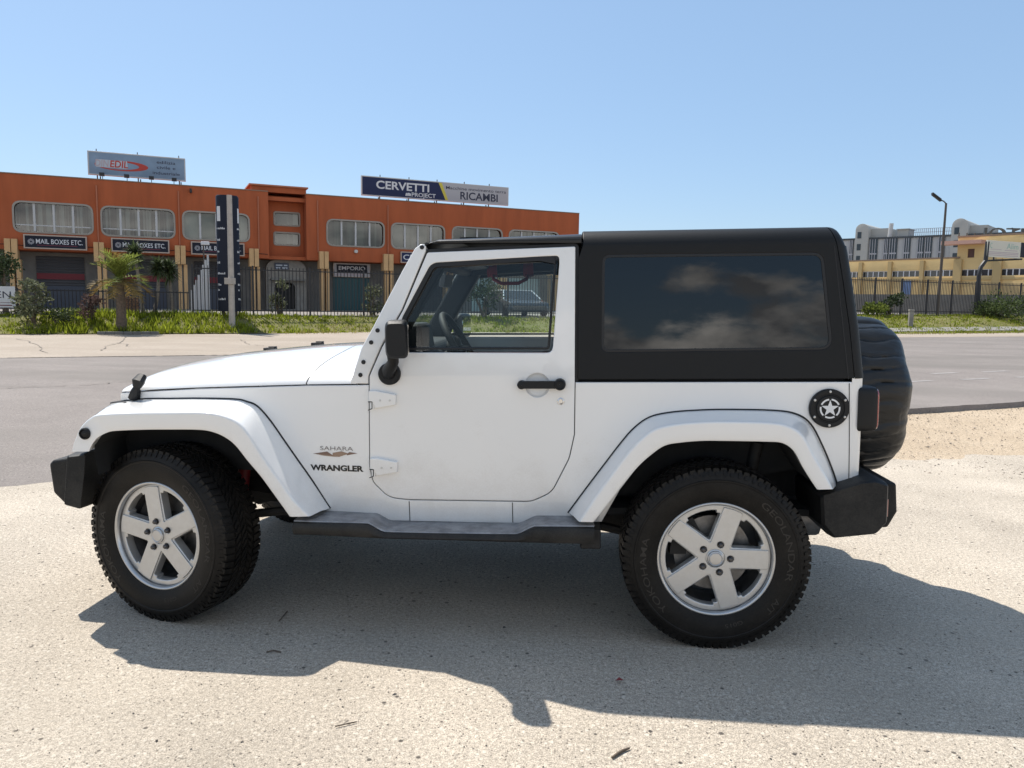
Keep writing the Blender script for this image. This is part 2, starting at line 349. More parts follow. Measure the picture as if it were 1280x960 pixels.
# setting
def ground_mat(name, c0, c1, speck, dark, light, scale, bump, stain=None):
    """mineral surface: broad patches, fine grains, scattered pits and pale chips"""
    m, t, b, out = newmat(name); L = t.links.new
    tc = N(t, 'ShaderNodeTexCoord'); v = tc.outputs['Object']
    n1 = N(t, 'ShaderNodeTexNoise', i_Scale=0.55, i_Detail=8.0, i_Roughness=0.65); L(v, n1.inputs['Vector'])
    mr = N(t, 'ShaderNodeMapRange', i_1=0.32, i_2=0.68); L(n1.outputs['Fac'], mr.inputs[0])
    a = N(t, 'ShaderNodeMix'); a.data_type = 'RGBA'; a.inputs['A'].default_value = (*c0, 1); a.inputs['B'].default_value = (*c1, 1); L(mr.outputs[0], a.inputs['Factor'])
    n2 = N(t, 'ShaderNodeTexNoise', i_Scale=scale, i_Detail=4.0, i_Roughness=0.75); L(v, n2.inputs['Vector'])
    r2 = N(t, 'ShaderNodeMapRange', i_1=0.3, i_2=0.7, i_3=1-speck, i_4=1+speck); L(n2.outputs['Fac'], r2.inputs[0])
    mu = N(t, 'ShaderNodeMix'); mu.data_type = 'RGBA'; mu.blend_type = 'MULTIPLY'; mu.inputs['Factor'].default_value = 1; L(a.outputs['Result'], mu.inputs['A']); L(r2.outputs[0], mu.inputs['B'])
    n4 = N(t, 'ShaderNodeTexNoise', i_Scale=scale*3.1, i_Detail=2.0, i_Roughness=0.6); L(v, n4.inputs['Vector'])
    r4 = N(t, 'ShaderNodeMapRange', i_1=0.36, i_2=0.64, i_3=1-speck*.9, i_4=1+speck*.9); L(n4.outputs['Fac'], r4.inputs[0])
    mu4 = N(t, 'ShaderNodeMix'); mu4.data_type = 'RGBA'; mu4.blend_type = 'MULTIPLY'; mu4.inputs['Factor'].default_value = 1; L(mu.outputs['Result'], mu4.inputs['A']); L(r4.outputs[0], mu4.inputs['B'])
    cur = mu4.outputs['Result']
    vo = N(t, 'ShaderNodeTexVoronoi', i_Scale=scale*1.3); L(v, vo.inputs['Vector'])
    def chip(cur, lo, hi, colr, rad, amount):
        sp = N(t, 'ShaderNodeSeparateColor'); L(vo.outputs['Color'], sp.inputs[0])
        g = N(t, 'ShaderNodeMapRange', i_1=lo, i_2=hi); L(sp.outputs[0], g.inputs[0])
        d = N(t, 'ShaderNodeMapRange', i_1=rad, i_2=rad*0.55); L(vo.outputs['Distance'], d.inputs[0])
        k = N(t, 'ShaderNodeMath', operation='MULTIPLY'); L(g.outputs[0], k.inputs[0]); L(d.outputs[0], k.inputs[1])
        k2 = N(t, 'ShaderNodeMath', operation='MULTIPLY', i_1=amount); L(k.outputs[0], k2.inputs[0])
        x = N(t, 'ShaderNodeMix'); x.data_type = 'RGBA'; L(k2.outputs[0], x.inputs['Factor']); L(cur, x.inputs['A']); x.inputs['B'].default_value = (*colr, 1)
        return x.outputs['Result']
    cur = chip(cur, 0.90, 0.93, dark, 0.42, 0.8); 
    vo = N(t, 'ShaderNodeTexVoronoi', i_Scale=scale*0.8); L(v, vo.inputs['Vector']); cur = chip(cur, 0.78, 0.86, light, 0.45, 0.6)
    vo = N(t, 'ShaderNodeTexVoronoi', i_Scale=scale*0.42); L(v, vo.inputs['Vector']); cur = chip(cur, 0.93, 0.94, dark, 0.26, 0.95)
    vo = N(t, 'ShaderNodeTexVoronoi', i_Scale=scale*0.2); L(v, vo.inputs['Vector']); cur = chip(cur, 0.935, 0.94, dark, 0.15, 0.85)
    if stain:
        n3 = N(t, 'ShaderNodeTexNoise', i_Scale=0.23, i_Detail=5.0, i_Roughness=0.55, i_Distortion=0.6)
        mpn = N(t, 'ShaderNodeMapping'); mpn.inputs['Rotation'].default_value = (0, 0, -ST_A); mpn.inputs['Scale'].default_value = (0.35, 1.6, 1); L(v, mpn.inputs[0]); L(mpn.outputs[0], n3.inputs['Vector'])
        r3 = N(t, 'ShaderNodeMapRange', i_1=0.46, i_2=0.66, i_3=0.0, i_4=0.75); L(n3.outputs['Fac'], r3.inputs[0])
        x = N(t, 'ShaderNodeMix'); x.data_type = 'RGBA'; L(r3.outputs[0], x.inputs['Factor']); L(cur, x.inputs['A']); x.inputs['B'].default_value = (*stain, 1); cur = x.outputs['Result']
    L(cur, b.inputs['Base Color']); b.inputs['Roughness'].default_value = 0.9; b.inputs['Specular IOR Level'].default_value = 0.25
    bp = N(t, 'ShaderNodeBump', i_Strength=bump, i_Distance=0.012); nb = N(t, 'ShaderNodeTexNoise', i_Scale=scale*0.55, i_Detail=5.0, i_Roughness=0.7); L(v, nb.inputs['Vector'])
    L(nb.outputs['Fac'], bp.inputs['Height']); L(bp.outputs[0], b.inputs['Normal'])
    return m
ground_mat('yard', (0.34, 0.295, 0.24), (0.51, 0.445, 0.365), 0.42, (0.045, 0.04, 0.037), (0.66, 0.60, 0.51), 62, 0.8, stain=(0.33, 0.285, 0.225))
ground_mat('asphalt', (0.185, 0.162, 0.148), (0.235, 0.208, 0.19), 0.30, (0.07, 0.065, 0.06), (0.36, 0.325, 0.29), 60, 0.3, stain=(0.155, 0.14, 0.125))
ground_mat('layby', (0.30, 0.25, 0.20), (0.36, 0.305, 0.25), 0.2, (0.12, 0.1, 0.09), (0.5, 0.44, 0.36), 30, 0.3, stain=(0.27, 0.225, 0.18))
ground_mat('dirt', (0.36, 0.28, 0.195), (0.46, 0.37, 0.27), 0.45, (0.06, 0.05, 0.045), (0.46, 0.4, 0.31), 55, 0.7)
ground_mat('court', (0.20, 0.18, 0.16), (0.26, 0.235, 0.205), 0.15, (0.1, 0.09, 0.08), (0.3, 0.28, 0.25), 12, 0.2)
ground_mat('soil', (0.12, 0.125, 0.03), (0.18, 0.16, 0.06), 0.3, (0.05, 0.04, 0.02), (0.2, 0.17, 0.1), 14, 0.5)
def leafmat(name, col, var=0.35, trans=0.25, rough=0.6):
    m, t, b, out = newmat(name); L = t.links.new
    tc = N(t, 'ShaderNodeTexCoord'); nz = N(t, 'ShaderNodeTexNoise', i_Scale=1.7, i_Detail=4.0); L(tc.outputs['Object'], nz.inputs['Vector'])
    oi = N(t, 'ShaderNodeNewGeometry'); r = N(t, 'ShaderNodeMapRange', i_3=1-var, i_4=1+var); L(oi.outputs['Random Per Island'], r.inputs[0])
    r1 = N(t, 'ShaderNodeMapRange', i_1=0.3, i_2=0.7, i_3=0.75, i_4=1.3); L(nz.outputs['Fac'], r1.inputs[0])
    k = N(t, 'ShaderNodeMath', operation='MULTIPLY'); L(r.outputs[0], k.inputs[0]); L(r1.outputs[0], k.inputs[1])
    mu = N(t, 'ShaderNodeMix'); mu.data_type = 'RGBA'; mu.blend_type = 'MULTIPLY'; mu.inputs['Factor'].default_value = 1; mu.inputs['A'].default_value = (*col, 1); L(k.outputs[0], mu.inputs['B'])
    L(mu.outputs['Result'], b.inputs['Base Color']); b.inputs['Roughness'].default_value = rough; b.inputs['Specular IOR Level'].default_value = 0.12
    tl = N(t, 'ShaderNodeBsdfTranslucent'); L(mu.outputs['Result'], tl.inputs[0]); mx = N(t, 'ShaderNodeMixShader', i_0=trans); L(b.outputs[0], mx.inputs[1]); L(tl.outputs[0], mx.inputs[2]); L(mx.outputs[0], out.inputs[0])
    return m
leafmat('grass', (0.215, 0.25, 0.025), 0.5, 0.5); leafmat('grass_dry', (0.29, 0.25, 0.09), 0.4, 0.4)
leafmat('leaf_dark', (0.045, 0.062, 0.028), 0.5); leafmat('leaf_mid', (0.075, 0.10, 0.035), 0.5); leafmat('leaf_grey', (0.12, 0.13, 0.075), 0.5)
leafmat('leaf_purple', (0.13, 0.085, 0.075), 0.5); leafmat('palm_leaf', (0.17, 0.205, 0.045), 0.45, 0.45); leafmat('yucca_leaf', (0.06, 0.08, 0.035), 0.5)
leafmat('palm_dry', (0.22, 0.15, 0.05), 0.4)
mat('bark', (0.12, 0.09, 0.065), 0.9, 0, var=0.4, vscale=14, bump=0.6, bscale=30); mat('bark_grey', (0.20, 0.17, 0.135), 0.9, 0, var=0.3, vscale=14)
mat('orange', (0.375, 0.091, 0.030), 0.85, 0, var=0.13, vscale=1.0, bump=0.05, bscale=20, stretch=(1.6, 1.6, 0.22))
mat('orange_trim', (0.42, 0.15, 0.08), 0.8); mat('edge_white', (0.55, 0.53, 0.5), 0.7)
mat('win_frame', (0.30, 0.27, 0.23), 0.6, 0); mat('mullion', (0.46, 0.46, 0.46), 0.45, 0.1)
mat('sign_frame', (0.42, 0.33, 0.27), 0.5, 0.2)
mat('concrete', (0.17, 0.16, 0.145), 0.85, 0, var=0.2, vscale=1.3); mat('concrete_pale', (0.24, 0.225, 0.2), 0.85, 0, var=0.2, vscale=3)
mat('pilaster', (0.58, 0.36, 0.17), 0.8, 0, var=0.1, vscale=1.5); mat('shutter_dark', (0.06, 0.06, 0.066), 0.6, 0.1); mat('shutter_red', (0.16, 0.012, 0.02), 0.6)
mat('shutter_teal', (0.018, 0.075, 0.085), 0.55, 0.1); mat('shutter_pale', (0.33, 0.42, 0.42), 0.5, 0.1); mat('blue_grey', (0.055, 0.065, 0.09), 0.6)
mat('navy', (0.014, 0.016, 0.027), 0.55, 0, spec=0.2); mat('navy_bright', (0.016, 0.024, 0.075), 0.5, 0, spec=0.25); mat('sign_white', (0.62, 0.62, 0.64), 0.5)
mat('sign_grey', (0.40, 0.39, 0.41), 0.5); mat('sign_red', (0.42, 0.035, 0.02), 0.5); mat('sign_blue', (0.17, 0.245, 0.34), 0.5, 0, var=0.18, vscale=0.8); mat('sign_yellow', (0.60, 0.50, 0.06), 0.5)
mat('sign_faded', (0.42, 0.34, 0.37), 0.5); mat('sign_pale', (0.42, 0.47, 0.53), 0.5); mat('sign_text', (0.02, 0.022, 0.05), 0.5); mat('sign_cream', (0.58, 0.56, 0.48), 0.5)
mat('sign_green', (0.25, 0.42, 0.36), 0.5); mat('sign_maroon', (0.14, 0.01, 0.03), 0.5)
mat('fence', (0.022, 0.022, 0.025), 0.5, 0.3); mat('pole_metal', (0.09, 0.075, 0.065), 0.6, 0.4); mat('pole_concrete', (0.40, 0.36, 0.32), 0.9, 0, var=0.15, vscale=5, bump=0.3, bscale=40)
mat('blind', (0.42, 0.44, 0.42), 0.8); mat('room', (0.03, 0.03, 0.03), 0.9)
mat('yellow_wall', (0.63, 0.46, 0.22), 0.9, 0, var=0.08, vscale=0.5); mat('yellow_trim', (0.45, 0.33, 0.16), 0.9); mat('roof_edge', (0.24, 0.17, 0.12), 0.8); mat('canopy', (0.5, 0.3, 0.24), 0.8)
mat('grey_panel', (0.44, 0.435, 0.43), 0.7, 0, var=0.05, vscale=0.4); mat('grey_dark', (0.05, 0.055, 0.06), 0.4, 0, var=0.5, vscale=1.2); mat('plaster_grey', (0.42, 0.41, 0.38), 0.8, 0, var=0.06, vscale=0.3)
mat('win_dark', (0.03, 0.036, 0.042), 0.12, 0, spec=0.6); mat('shutter_brown', (0.09, 0.04, 0.03), 0.6); mat('blue_door', (0.13, 0.20, 0.36), 0.5)
mat('car_dark', (0.03, 0.035, 0.04), 0.3, 0, coat=1); mat('car_white', (0.6, 0.6, 0.6), 0.3, 0, coat=1); mat('wood', (0.16, 0.09, 0.05), 0.8, 0, var=0.4, vscale=9); mat('wood_end', (0.28, 0.18, 0.11), 0.9, 0, var=0.3, vscale=9)
mat('soil_dark', (0.15, 0.13, 0.11), 0.9); mat('stone', (0.30, 0.25, 0.20), 0.9, 0, var=0.5, vscale=60); mat('stone_dark', (0.06, 0.055, 0.05), 0.9); mat('dry_leaf', (0.18, 0.03, 0.03), 0.8); mat('paint_line', (0.27, 0.25, 0.235), 0.9, 0, var=0.3, vscale=8)
mat('hedge', (0.03, 0.04, 0.02), 0.9, 0, var=0.5, vscale=0.3)
glass('pane', (0.62, 0.68, 0.66), 0.9, minr=0.06)

# ------------------------------------------------------------------ the setting: ground, yard, road, lay-by, verge
def sstep(t): t = max(0.0, min(1.0, t)); return t*t*(3-2*t)
def z_back(u): return 0.6+0.32*sstep((u-14)/24)
def v_grass(u): return float(np.interp(u, [-60, 6, 16, 31, 45, 110], [28.6, 28.4, 27.0, 24.2, 25.2, 26.5]))
def z_bank(u, v):
    e = v_grass(u); return z_back(u)*sstep((v-e)/(30.6-e))
def structure(o): o['kind'] = 'structure'; return o
g = MB(); g.add([(-1500, -1500, -0.012), (1500, -1500, -0.012), (1500, 1500, -0.012), (-1500, 1500, -0.012)], [(0, 1, 2, 3)])
structure(g.obj('ground', M['dirt'], smooth=0, fix=False))
def v_yard(u): return 3.0+0.45*sstep((u+2)/10)+0.07*mnoise.noise((u*0.9, 3.3, 0))+0.03*mnoise.noise((u*4, 1.3, 0))
us = np.arange(-60, 60.01, 0.12)
g = MB(); P = [[street(u, -60, 0), street(u, v_yard(u)+0.05*mnoise.noise((u*9, 2, 0)) if u < 3 else v_yard(u)-2.4*sstep((u-3)/2.5)-1.0*mnoise.noise((u*0.45, 7, 0))-.35*mnoise.noise((u*2.1, 5, 0))-.12*mnoise.noise((u*8, 4, 0)), 0)] for u in us]; g.grid(P)
structure(g.obj('yard', M['yard'], smooth=0, fix=False))
def road_z(u): return -0.006+0.075*sstep((u-1)/8)
g = MB(); P = []
for u in us:
    z = road_z(u); vy = v_yard(u); k = .5*(1-sstep((u-1)/3)); P.append([street(u, vy-k, -0.02), street(u, vy+0.02-k, z), street(u, vy+1.5, z), street(u, 14, z), street(u, v_grass(u)+0.3, z)])
g.grid(P); structure(g.obj('road', M['asphalt'], smooth=0, fix=False))
def v_lay(u): return 16.8+4.6*sstep((u-2)/22)+0.1*mnoise.noise((u*0.4, 9, 0))
g = MB(); g.grid([[street(u, v_lay(u), road_z(u)+0.006), street(u, v_grass(u)+0.2, road_z(u)+0.006)] for u in us]); structure(g.obj('paved_shoulder', M['layby'], smooth=0, fix=False))
g = MB()
for uu, v0, v1 in ((11.2, 6.1, 6.25), (13.5, 7.2, 7.35)):
    for k in range(3):
        a = uu+k*1.7; g.add([street(a, v0, road_z(a)+.004), street(a+0.9, v0+0.05, road_z(a)+.004), street(a+0.9, v1+0.05, road_z(a)+.004), street(a, v1, road_z(a)+.004)], [(0, 1, 2, 3)])
structure(g.obj('road_marking', M['paint_line'], smooth=0, fix=False))
g = MB(); g.grid([[street(u, v, z_bank(u, v)+0.03) for v in [v_grass(u)+(31.4-v_grass(u))*k/14 for k in range(15)]] for u in np.arange(-30, 80, 0.5)])
structure(g.obj('verge', M['soil'], smooth=60, fix=False))
g = MB(); g.grid([[street(u, v, z_back(u)) for v in (31.2, 60, 300)] for u in np.arange(-160, 420, 4.0)]); structure(g.obj('forecourt', M['court'], smooth=60, fix=False))
g = MB(); g.grid([[street(u, v, z_bank(u, v)+0.06) for v in (v_grass(u)+1.2, v_grass(u)+2.1)] for u in np.arange(30, 62, 0.5)]); structure(g.obj('path', M['concrete_pale'], smooth=60, fix=False))
g = MB()
for k in range(7):
    u0 = on_v(122+k*11, 418, 28.4)[0]; u1 = on_v(132.6+k*11, 418, 28.4)[0]; g.box(u0, u1, 28.15, 28.35, 0, 0.11, street)
structure(g.obj('kerb', M['concrete'], smooth=0, bevel=0.01))

# tar joint along the shoulder and a few cracks in it
g = MB(); rj = np.random.default_rng(2)
for k in range(400):
    u = -30+k*.14
    if rj.uniform() < .15: continue
    v = v_lay(u)-.02; g.add([street(u, v, road_z(u)+.011), street(u+.13, v_lay(u+.13)-.02, road_z(u)+.011), street(u+.13, v_lay(u+.13)+.03+.03*rj.uniform(), road_z(u)+.011), street(u, v+.05+.03*rj.uniform(), road_z(u)+.011)], [(0, 1, 2, 3)])
def crack(pts, w=.010):
    for (a, b) in zip(pts[:-1], pts[1:]):
        a, b = at_z(*a, .012), at_z(*b, .012); n = 7
        prev = a
        for k in range(1, n+1):
            q = a+(b-a)*k/n+np.array([rj.normal(0, .05), rj.normal(0, .05), 0])*(k < n); d = (q-prev); s_ = np.array([-d[1], d[0], 0]); s_ = s_/np.linalg.norm(s_)*w*rj.uniform(.6, 1.6); g.add([prev-s_, prev+s_, q+s_, q-s_], [(0, 1, 2, 3)]); prev = q
crack([(158, 421), (150, 428), (138, 431), (128, 438)]); crack([(150, 428), (162, 433)]); crack([(300, 424), (312, 430), (330, 432)]); crack([(20, 423), (45, 430), (60, 441)]); crack([(1150, 432), (1190, 436), (1260, 433)], .015); crack([(0, 484), (60, 482), (120, 479), (190, 474)], .008)
o = g.obj('road_joint', M['soil_dark'], smooth=0, fix=False); structure(o)

# grass blades on the verge
def blades(name, n, urange, hf, width, m, seed, vfun=None):
    r = np.random.default_rng(seed); V, F = [], []
    for i in range(n):
        u = r.uniform(*urange); e = v_grass(u); v = vfun(r, u) if vfun else e+(31.6-e)*r.uniform(0, 1)**1.1
        patch = 0.5+0.5*mnoise.noise((u*0.35, v*0.5, seed)); 
        if r.uniform() > 0.05+1.25*patch: continue
        p = street(u, v, z_bank(u, v)+0.02); h = hf(r, u, v)*(0.6+0.8*patch)
        for k in range(4):
            a = r.uniform(0, 2*math.pi); w = width*r.uniform(0.6, 1.3); ln = h*r.uniform(0.55, 1.0); lean = ln*r.uniform(0.1, 0.65); b = r.uniform(0, 2*math.pi)
            q = p+np.array([r.normal(0, .07), r.normal(0, .07), 0]); dx = np.array([math.cos(a), math.sin(a), 0])*w; t = q+np.array([lean*math.cos(b), lean*math.sin(b), ln]); md = q*0.5+t*0.5+np.array([0, 0, 0.08*ln])
            i0 = len(V); V += [q-dx, q+dx, md+dx*0.7, md-dx*0.7, t]; F += [(i0, i0+1, i0+2, i0+3), (i0+3, i0+2, i0+4)]
    me = bpy.data.meshes.new(name); me.from_pydata([tuple(map(float, p)) for p in V], [], F); me.update()
    o = link(name, me, M[m]); o['kind'] = 'stuff'; tag(o, None, 'grass'); return o
tag(blades('verge_grass', 13000, (-12, 62), lambda r, u, v: r.uniform(0.06, 0.20)+(0.16 if -5.5 < u < 2 else 0), 0.026, 'grass', 3), 'bright green long grass covering the verge in front of the fences')
tag(blades('dry_grass', 1800, (-12, 62), lambda r, u, v: r.uniform(0.08, 0.3), 0.012, 'grass_dry', 5), 'dry straw coloured weeds mixed through the roadside verge')
tag(blades('roadside_weeds', 420, (3, 60), lambda r, u, v: r.uniform(0.08, 0.24), 0.015, 'grass_dry', 9, lambda r, u: v_grass(u)-r.uniform(0, 0.7)), 'sparse low weeds along the edge of the paved shoulder')

# ------------------------------------------------------------------ plants
def leafy(name, base, spread, height, n, leaf, m, seed, label, stems=4, z0=0.15, group=None, cat='bush', clump=9, flat=0.7):
    r = np.random.default_rng(seed); root = empty(name, base); tag(root, label, cat, group)
    f = MB(); w = MB(); C = []
    for k in range(clump):
        a = r.uniform(0, 6.28); rr = spread*math.sqrt(r.uniform(0, 1))*0.75; C.append(np.array([rr*math.cos(a), rr*math.sin(a), z0+(height-z0)*r.uniform(0.15, 0.92)]))
    for k in range(stems):
        e = C[k % len(C)]; w.tube([(0.04*k, 0.02*k, -0.1), tuple(e*np.array([.45, .45, .5])), tuple(e)], [0.03*height+0.008, 0.02*height+0.006, 0.006], 6)
    for i in range(n):
        c = C[r.integers(len(C))]; d = r.normal(0, 1, 3); d /= np.linalg.norm(d); s = spread*0.42*r.uniform(0.35, 1.05)
        p = c+d*s*np.array([1, 1, flat]); p[2] = max(0.03, p[2])
        ln = leaf*r.uniform(0.6, 1.3); t = d*0.6+r.normal(0, .5, 3)+np.array([0, 0, .3]); t /= np.linalg.norm(t); sd = np.cross(t, r.normal(0, 1, 3)); sd /= np.linalg.norm(sd)
        f.add([p, p+t*ln*.5+sd*ln*.27, p+t*ln, p+t*ln*.5-sd*ln*.27], [(0, 1, 2, 3)])
    f.obj('foliage', M[m], root, smooth=0, fix=False); w.obj('stem', M['bark'], root)
    return root
def st_at(px, v, dz=0.0):
    u, _ = on_v(px, 405, v); return street(u, v, (z_bank(u, v) if v < 31.2 else z_back(u))+dz)
leafy('bush', st_at(40, 29.6), 0.72, 1.55, 900, 0.15, 'leaf_grey', 11, 'pale leaved ragged bush beside the white board on the low fence', clump=12)
leafy('bush', st_at(71, 29.3), 0.75, 0.62, 700, 0.10, 'leaf_dark', 12, 'low dark bush between the ragged bush and the reddish bush', stems=3, clump=9)
leafy('bush', st_at(114, 29.9), 0.5, 0.95, 560, 0.13, 'leaf_purple', 13, 'reddish brown round bush left of the stout palm', clump=9)
leafy('tree', st_at(8, 33.0), 1.0, 2.75, 1200, 0.13, 'leaf_dark', 14, 'dark leafy tree rising above the white board at the left edge', z0=1.2, clump=10, cat='tree')
leafy('bush', st_at(349, 31.7), 0.36, 1.65, 420, 0.14, 'leaf_grey', 15, 'slender light green shrub at the fence before the arched entrance', clump=9, flat=1.2)
leafy('bush', st_at(466, 31.7), 0.55, 1.5, 560, 0.14, 'leaf_grey', 16, 'pale green shrub at the fence just left of the car windscreen', clump=10)
leafy('bush', st_at(603, 30.6), 0.95, 2.0, 1000, 0.15, 'leaf_dark', 17, 'large leafy bush seen through the car side windows', clump=13)
leafy('bush', st_at(1110, 30.4), 0.85, 1.35, 700, 0.17, 'leaf_dark', 18, 'rounded dark bush behind the spare wheel by the right fence', clump=8)
leafy('bush', st_at(1093, 30.0), 0.6, 0.8, 420, 0.22, 'palm_leaf', 19, 'small yellow green bush close beside the spare wheel cover', clump=6)
leafy('bush', st_at(1256, 29.6), 2.1, 1.5, 2600, 0.16, 'leaf_mid', 20, 'broad green bush under the roadside board at the right edge', stems=5, clump=22)
leafy('bush', st_at(1228, 30.2), 1.0, 0.9, 800, 0.13, 'leaf_mid', 21, 'low green bush touching the left side of the broad bush', clump=10)

def palm(base, h, r0, r1, nf, fl, m, seed, label, cat='palm tree', name='palm_tree', bend=(0, 0), droop=0.9, leaflet=0.42, bark='bark', dry=0.15, lw=0.022, up=0.4):
    r = np.random.default_rng(seed); root = empty(name, base); tag(root, label, cat)
    t = MB(); pts = []; rad = []
    for k in range(13):
        s = k/12; pts.append((bend[0]*math.sin(s*2.2), bend[1]*s, h*s-0.1*(1-s))); rad.append((r0+(r1-r0)*s)*(1+0.10*(k % 2)))
    t.tube(pts, rad, 12); t.obj('trunk', M[bark], root, smooth=50)
    f = MB(); top = np.array(pts[-1])
    for i in range(nf):
        a = 2.399*i+r.uniform(-.2, .2); el = up+1.05*(i/nf) if i/nf > .35 else -0.35+1.6*(i/nf); el += r.uniform(-.15, .15); L = fl*r.uniform(0.8, 1.1); mi = 1 if (el < 0.1 and r.uniform() < 0.75) or r.uniform() < dry*0.4 else 0
        hd = np.array([math.cos(a), math.sin(a), 0]); pr = []
        for k in range(9):
            s = k/8; e = el-droop*s*s; pr.append((s, e))
        p = top.copy(); line = [p.copy()]
        for k in range(8):
            e = el-droop*(k/8)**1.3; p = p+(hd*math.cos(e)+np.array([0, 0, math.sin(e)]))*L/8; line.append(p.copy())
        sdv = np.array([-hd[1], hd[0], 0])
        for k in range(1, 9):
            for q in (0, .5):
                c = line[k]*(1-q)+line[k-1]*q; tg = line[k]-line[k-1]; tg /= np.linalg.norm(tg); ll = leaflet*L*math.sin(math.pi*(0.12+0.8*(k-q)/8))**.6
                for sg in (-1, 1):
                    d = tg*0.75+sdv*sg*0.8+np.array([0, 0, .25])+r.normal(0, .12, 3); d /= np.linalg.norm(d); e2 = c+d*ll-np.array([0, 0, .10*ll]); wv = tg*lw
                    f.add([c-wv, c+wv, e2], [(0, 1, 2)], mi)
        f.tube([tuple(x) for x in line], [0.012]*8+[0.004], 4, cap=False, mi=mi)
    f.obj('crown', [M[m], M['palm_dry']], root, smooth=0, fix=False)
    return root
palm(st_at(152, 28.75), 2.0, 0.19, 0.125, 32, 1.15, 'palm_leaf', 31, 'stout palm with yellow green fronds in front of the low fence', leaflet=0.42, lw=0.035, droop=0.85)
def yucca(px, v, h, bend, seed, label, fl=0.62):
    r = np.random.default_rng(seed); b = st_at(px, v); root = empty('yucca', b); tag(root, label, 'yucca'); t = MB(); pts = []
    for k in range(9):
        s = k/8; pts.append((bend[0]*math.sin(s*3.0)*.5+bend[1]*s, 0, h*s-0.1*(1-s)))
    t.tube(pts, [0.085-0.03*k/8 for k in range(9)], 9); t.obj('trunk', M['bark_grey'], root)
    f = MB(); top = np.array(pts[-1])
    for i in range(230):
        d = r.normal(0, 1, 3); d[2] = d[2]*.9+.25; d /= np.linalg.norm(d); L = fl*r.uniform(.6, 1.1); sd = np.cross(d, [0, 0, 1]); sd /= np.linalg.norm(sd)+1e-6; c = top+np.array([0, 0, r.uniform(-.22, .12)]); md = c+d*L*.55; e = c+d*L-np.array([0, 0, .12*L])
        w = .034; f.add([c-sd*w*.6, c+sd*w*.6, md+sd*w, md-sd*w, e], [(0, 1, 2, 3), (3, 2, 4)])
    f.obj('crown', M['yucca_leaf'], root, smooth=0, fix=False); return root
yucca(180, 31.6, 2.6, (0.05, -0.3), 41, 'tallest yucca of three, its dark crown covering a shop sign', 0.75)
yucca(191, 31.9, 2.05, (0.25, 0.28), 42, 'middle yucca with a curved pale trunk behind the low fence')
yucca(219, 31.9, 1.95, (-0.1, -0.18), 43, 'yucca next to the yellow columns, rightmost of the three', 0.68)

# ------------------------------------------------------------------ fences
def fence(name, u0, u1, v, h, label, step=0.15, post=2.4, rails=(0.12, 0.93), thick=0.024, posts_h=1.02, cat='fence'):
    root = empty(name, street(u0, v, z_back(u0))); tag(root, label, cat)
    b = MB(); u = u0
    while u < u1:
        z = z_back(u); b.box(u, u+thick*1.25, v-thick/2, v+thick/2, z, z+h, street); u += step
    for rz in rails:
        k = u0
        while k < u1:
            e = min(k+3, u1); za, zb = z_back(k)+h*rz, z_back(e)+h*rz
            b.add([street(k, v-.02, za), street(k, v+.02, za), street(k, v+.02, za+.045), street(k, v-.02, za+.045), street(e, v-.02, zb), street(e, v+.02, zb), street(e, v+.02, zb+.045), street(e, v-.02, zb+.045)],
                  [(0, 1, 2, 3), (4, 7, 6, 5), (0, 4, 5, 1), (3, 2, 6, 7), (0, 3, 7, 4), (1, 5, 6, 2)]); k = e
    place(b.obj('railing', M['fence'], smooth=0), root)
    k = u0
    while k <= u1+.01:
        p = MB(); z = z_back(k); p.box(k-.035, k+.035, v-.03, v+.055, z-.3, z+h*posts_h, street); place(p.obj('post', M['fence'], smooth=0), root); k += post
    p = MB(); k = u0
    while k < u1:
        e = min(k+4, u1); p.box(k, e, v-.10, v+.10, z_back(k)-.3, z_back(k)+.10, street); k = e
    place(p.obj('plinth', M['concrete'], smooth=0), root)
    return root
FV = 31.0
fence('metal_fence', -16.0, on_v(236, 365, FV)[0], FV, 1.05, 'low dark railing fence behind the palm at the left', 0.13)
fence('metal_fence', on_v(240, 335, FV)[0], 27.4, FV, 2.15, 'tall dark railing fence in front of the orange building')
fence('metal_fence', 30.0, 63.0, FV, 2.35, 'tall dark railing fence along the yellow factory at the right')

# ------------------------------------------------------------------ the orange commercial building
BV = 50.0; BZ0 = 0.6
def fz(x, y, d=0.0): return street(x, BV-d, y)                # facade place: x along the street, y up, d out towards the road
def U(px, py=300): return on_v(px, py, BV)[0]
TOP = 8.38; SOF = 4.02; U0 = -22.0; U1 = U(724, 275)
build = empty('commercial_building', street(0, BV, BZ0)); tag(build, 'long two storey orange building with rounded windows and shop bays', 'building')
def bobj(mb, name, m, par=None, **kw):
    o = mb.obj(name, m, **kw); 
    if par is None: place(o, build)
    else: o.parent = par; o.matrix_parent_inverse = par.matrix_world.inverted() if False else Matrix.Identity(4)
    return o
def rrect(x0, x1, y0, y1, r): return fillet([(x0, y0, r), (x1, y0, r), (x1, y1, r), (x0, y1, r)], 5)
WIN = [(U(19), U(116), 'blind'), (U(128.6), U(218), 'blind'), (U(230), U(311), 'pale'), (U(409.5), U(479.5), 'sky'), (U(490), U(555), 'sky'), (U(566), U(627), 'sky'), (U(637), U(698), 'sky')]
WIN = [(U(19)-7.2, U(19)-3.6, 'blind'), (U(19)-3.1-.0, U(19)-0.45, 'blind')][:1]+WIN
WZ0, WZ1 = 5.10, 6.78
RA, RB = U(336, 290), U(383, 290)                              # stair recess
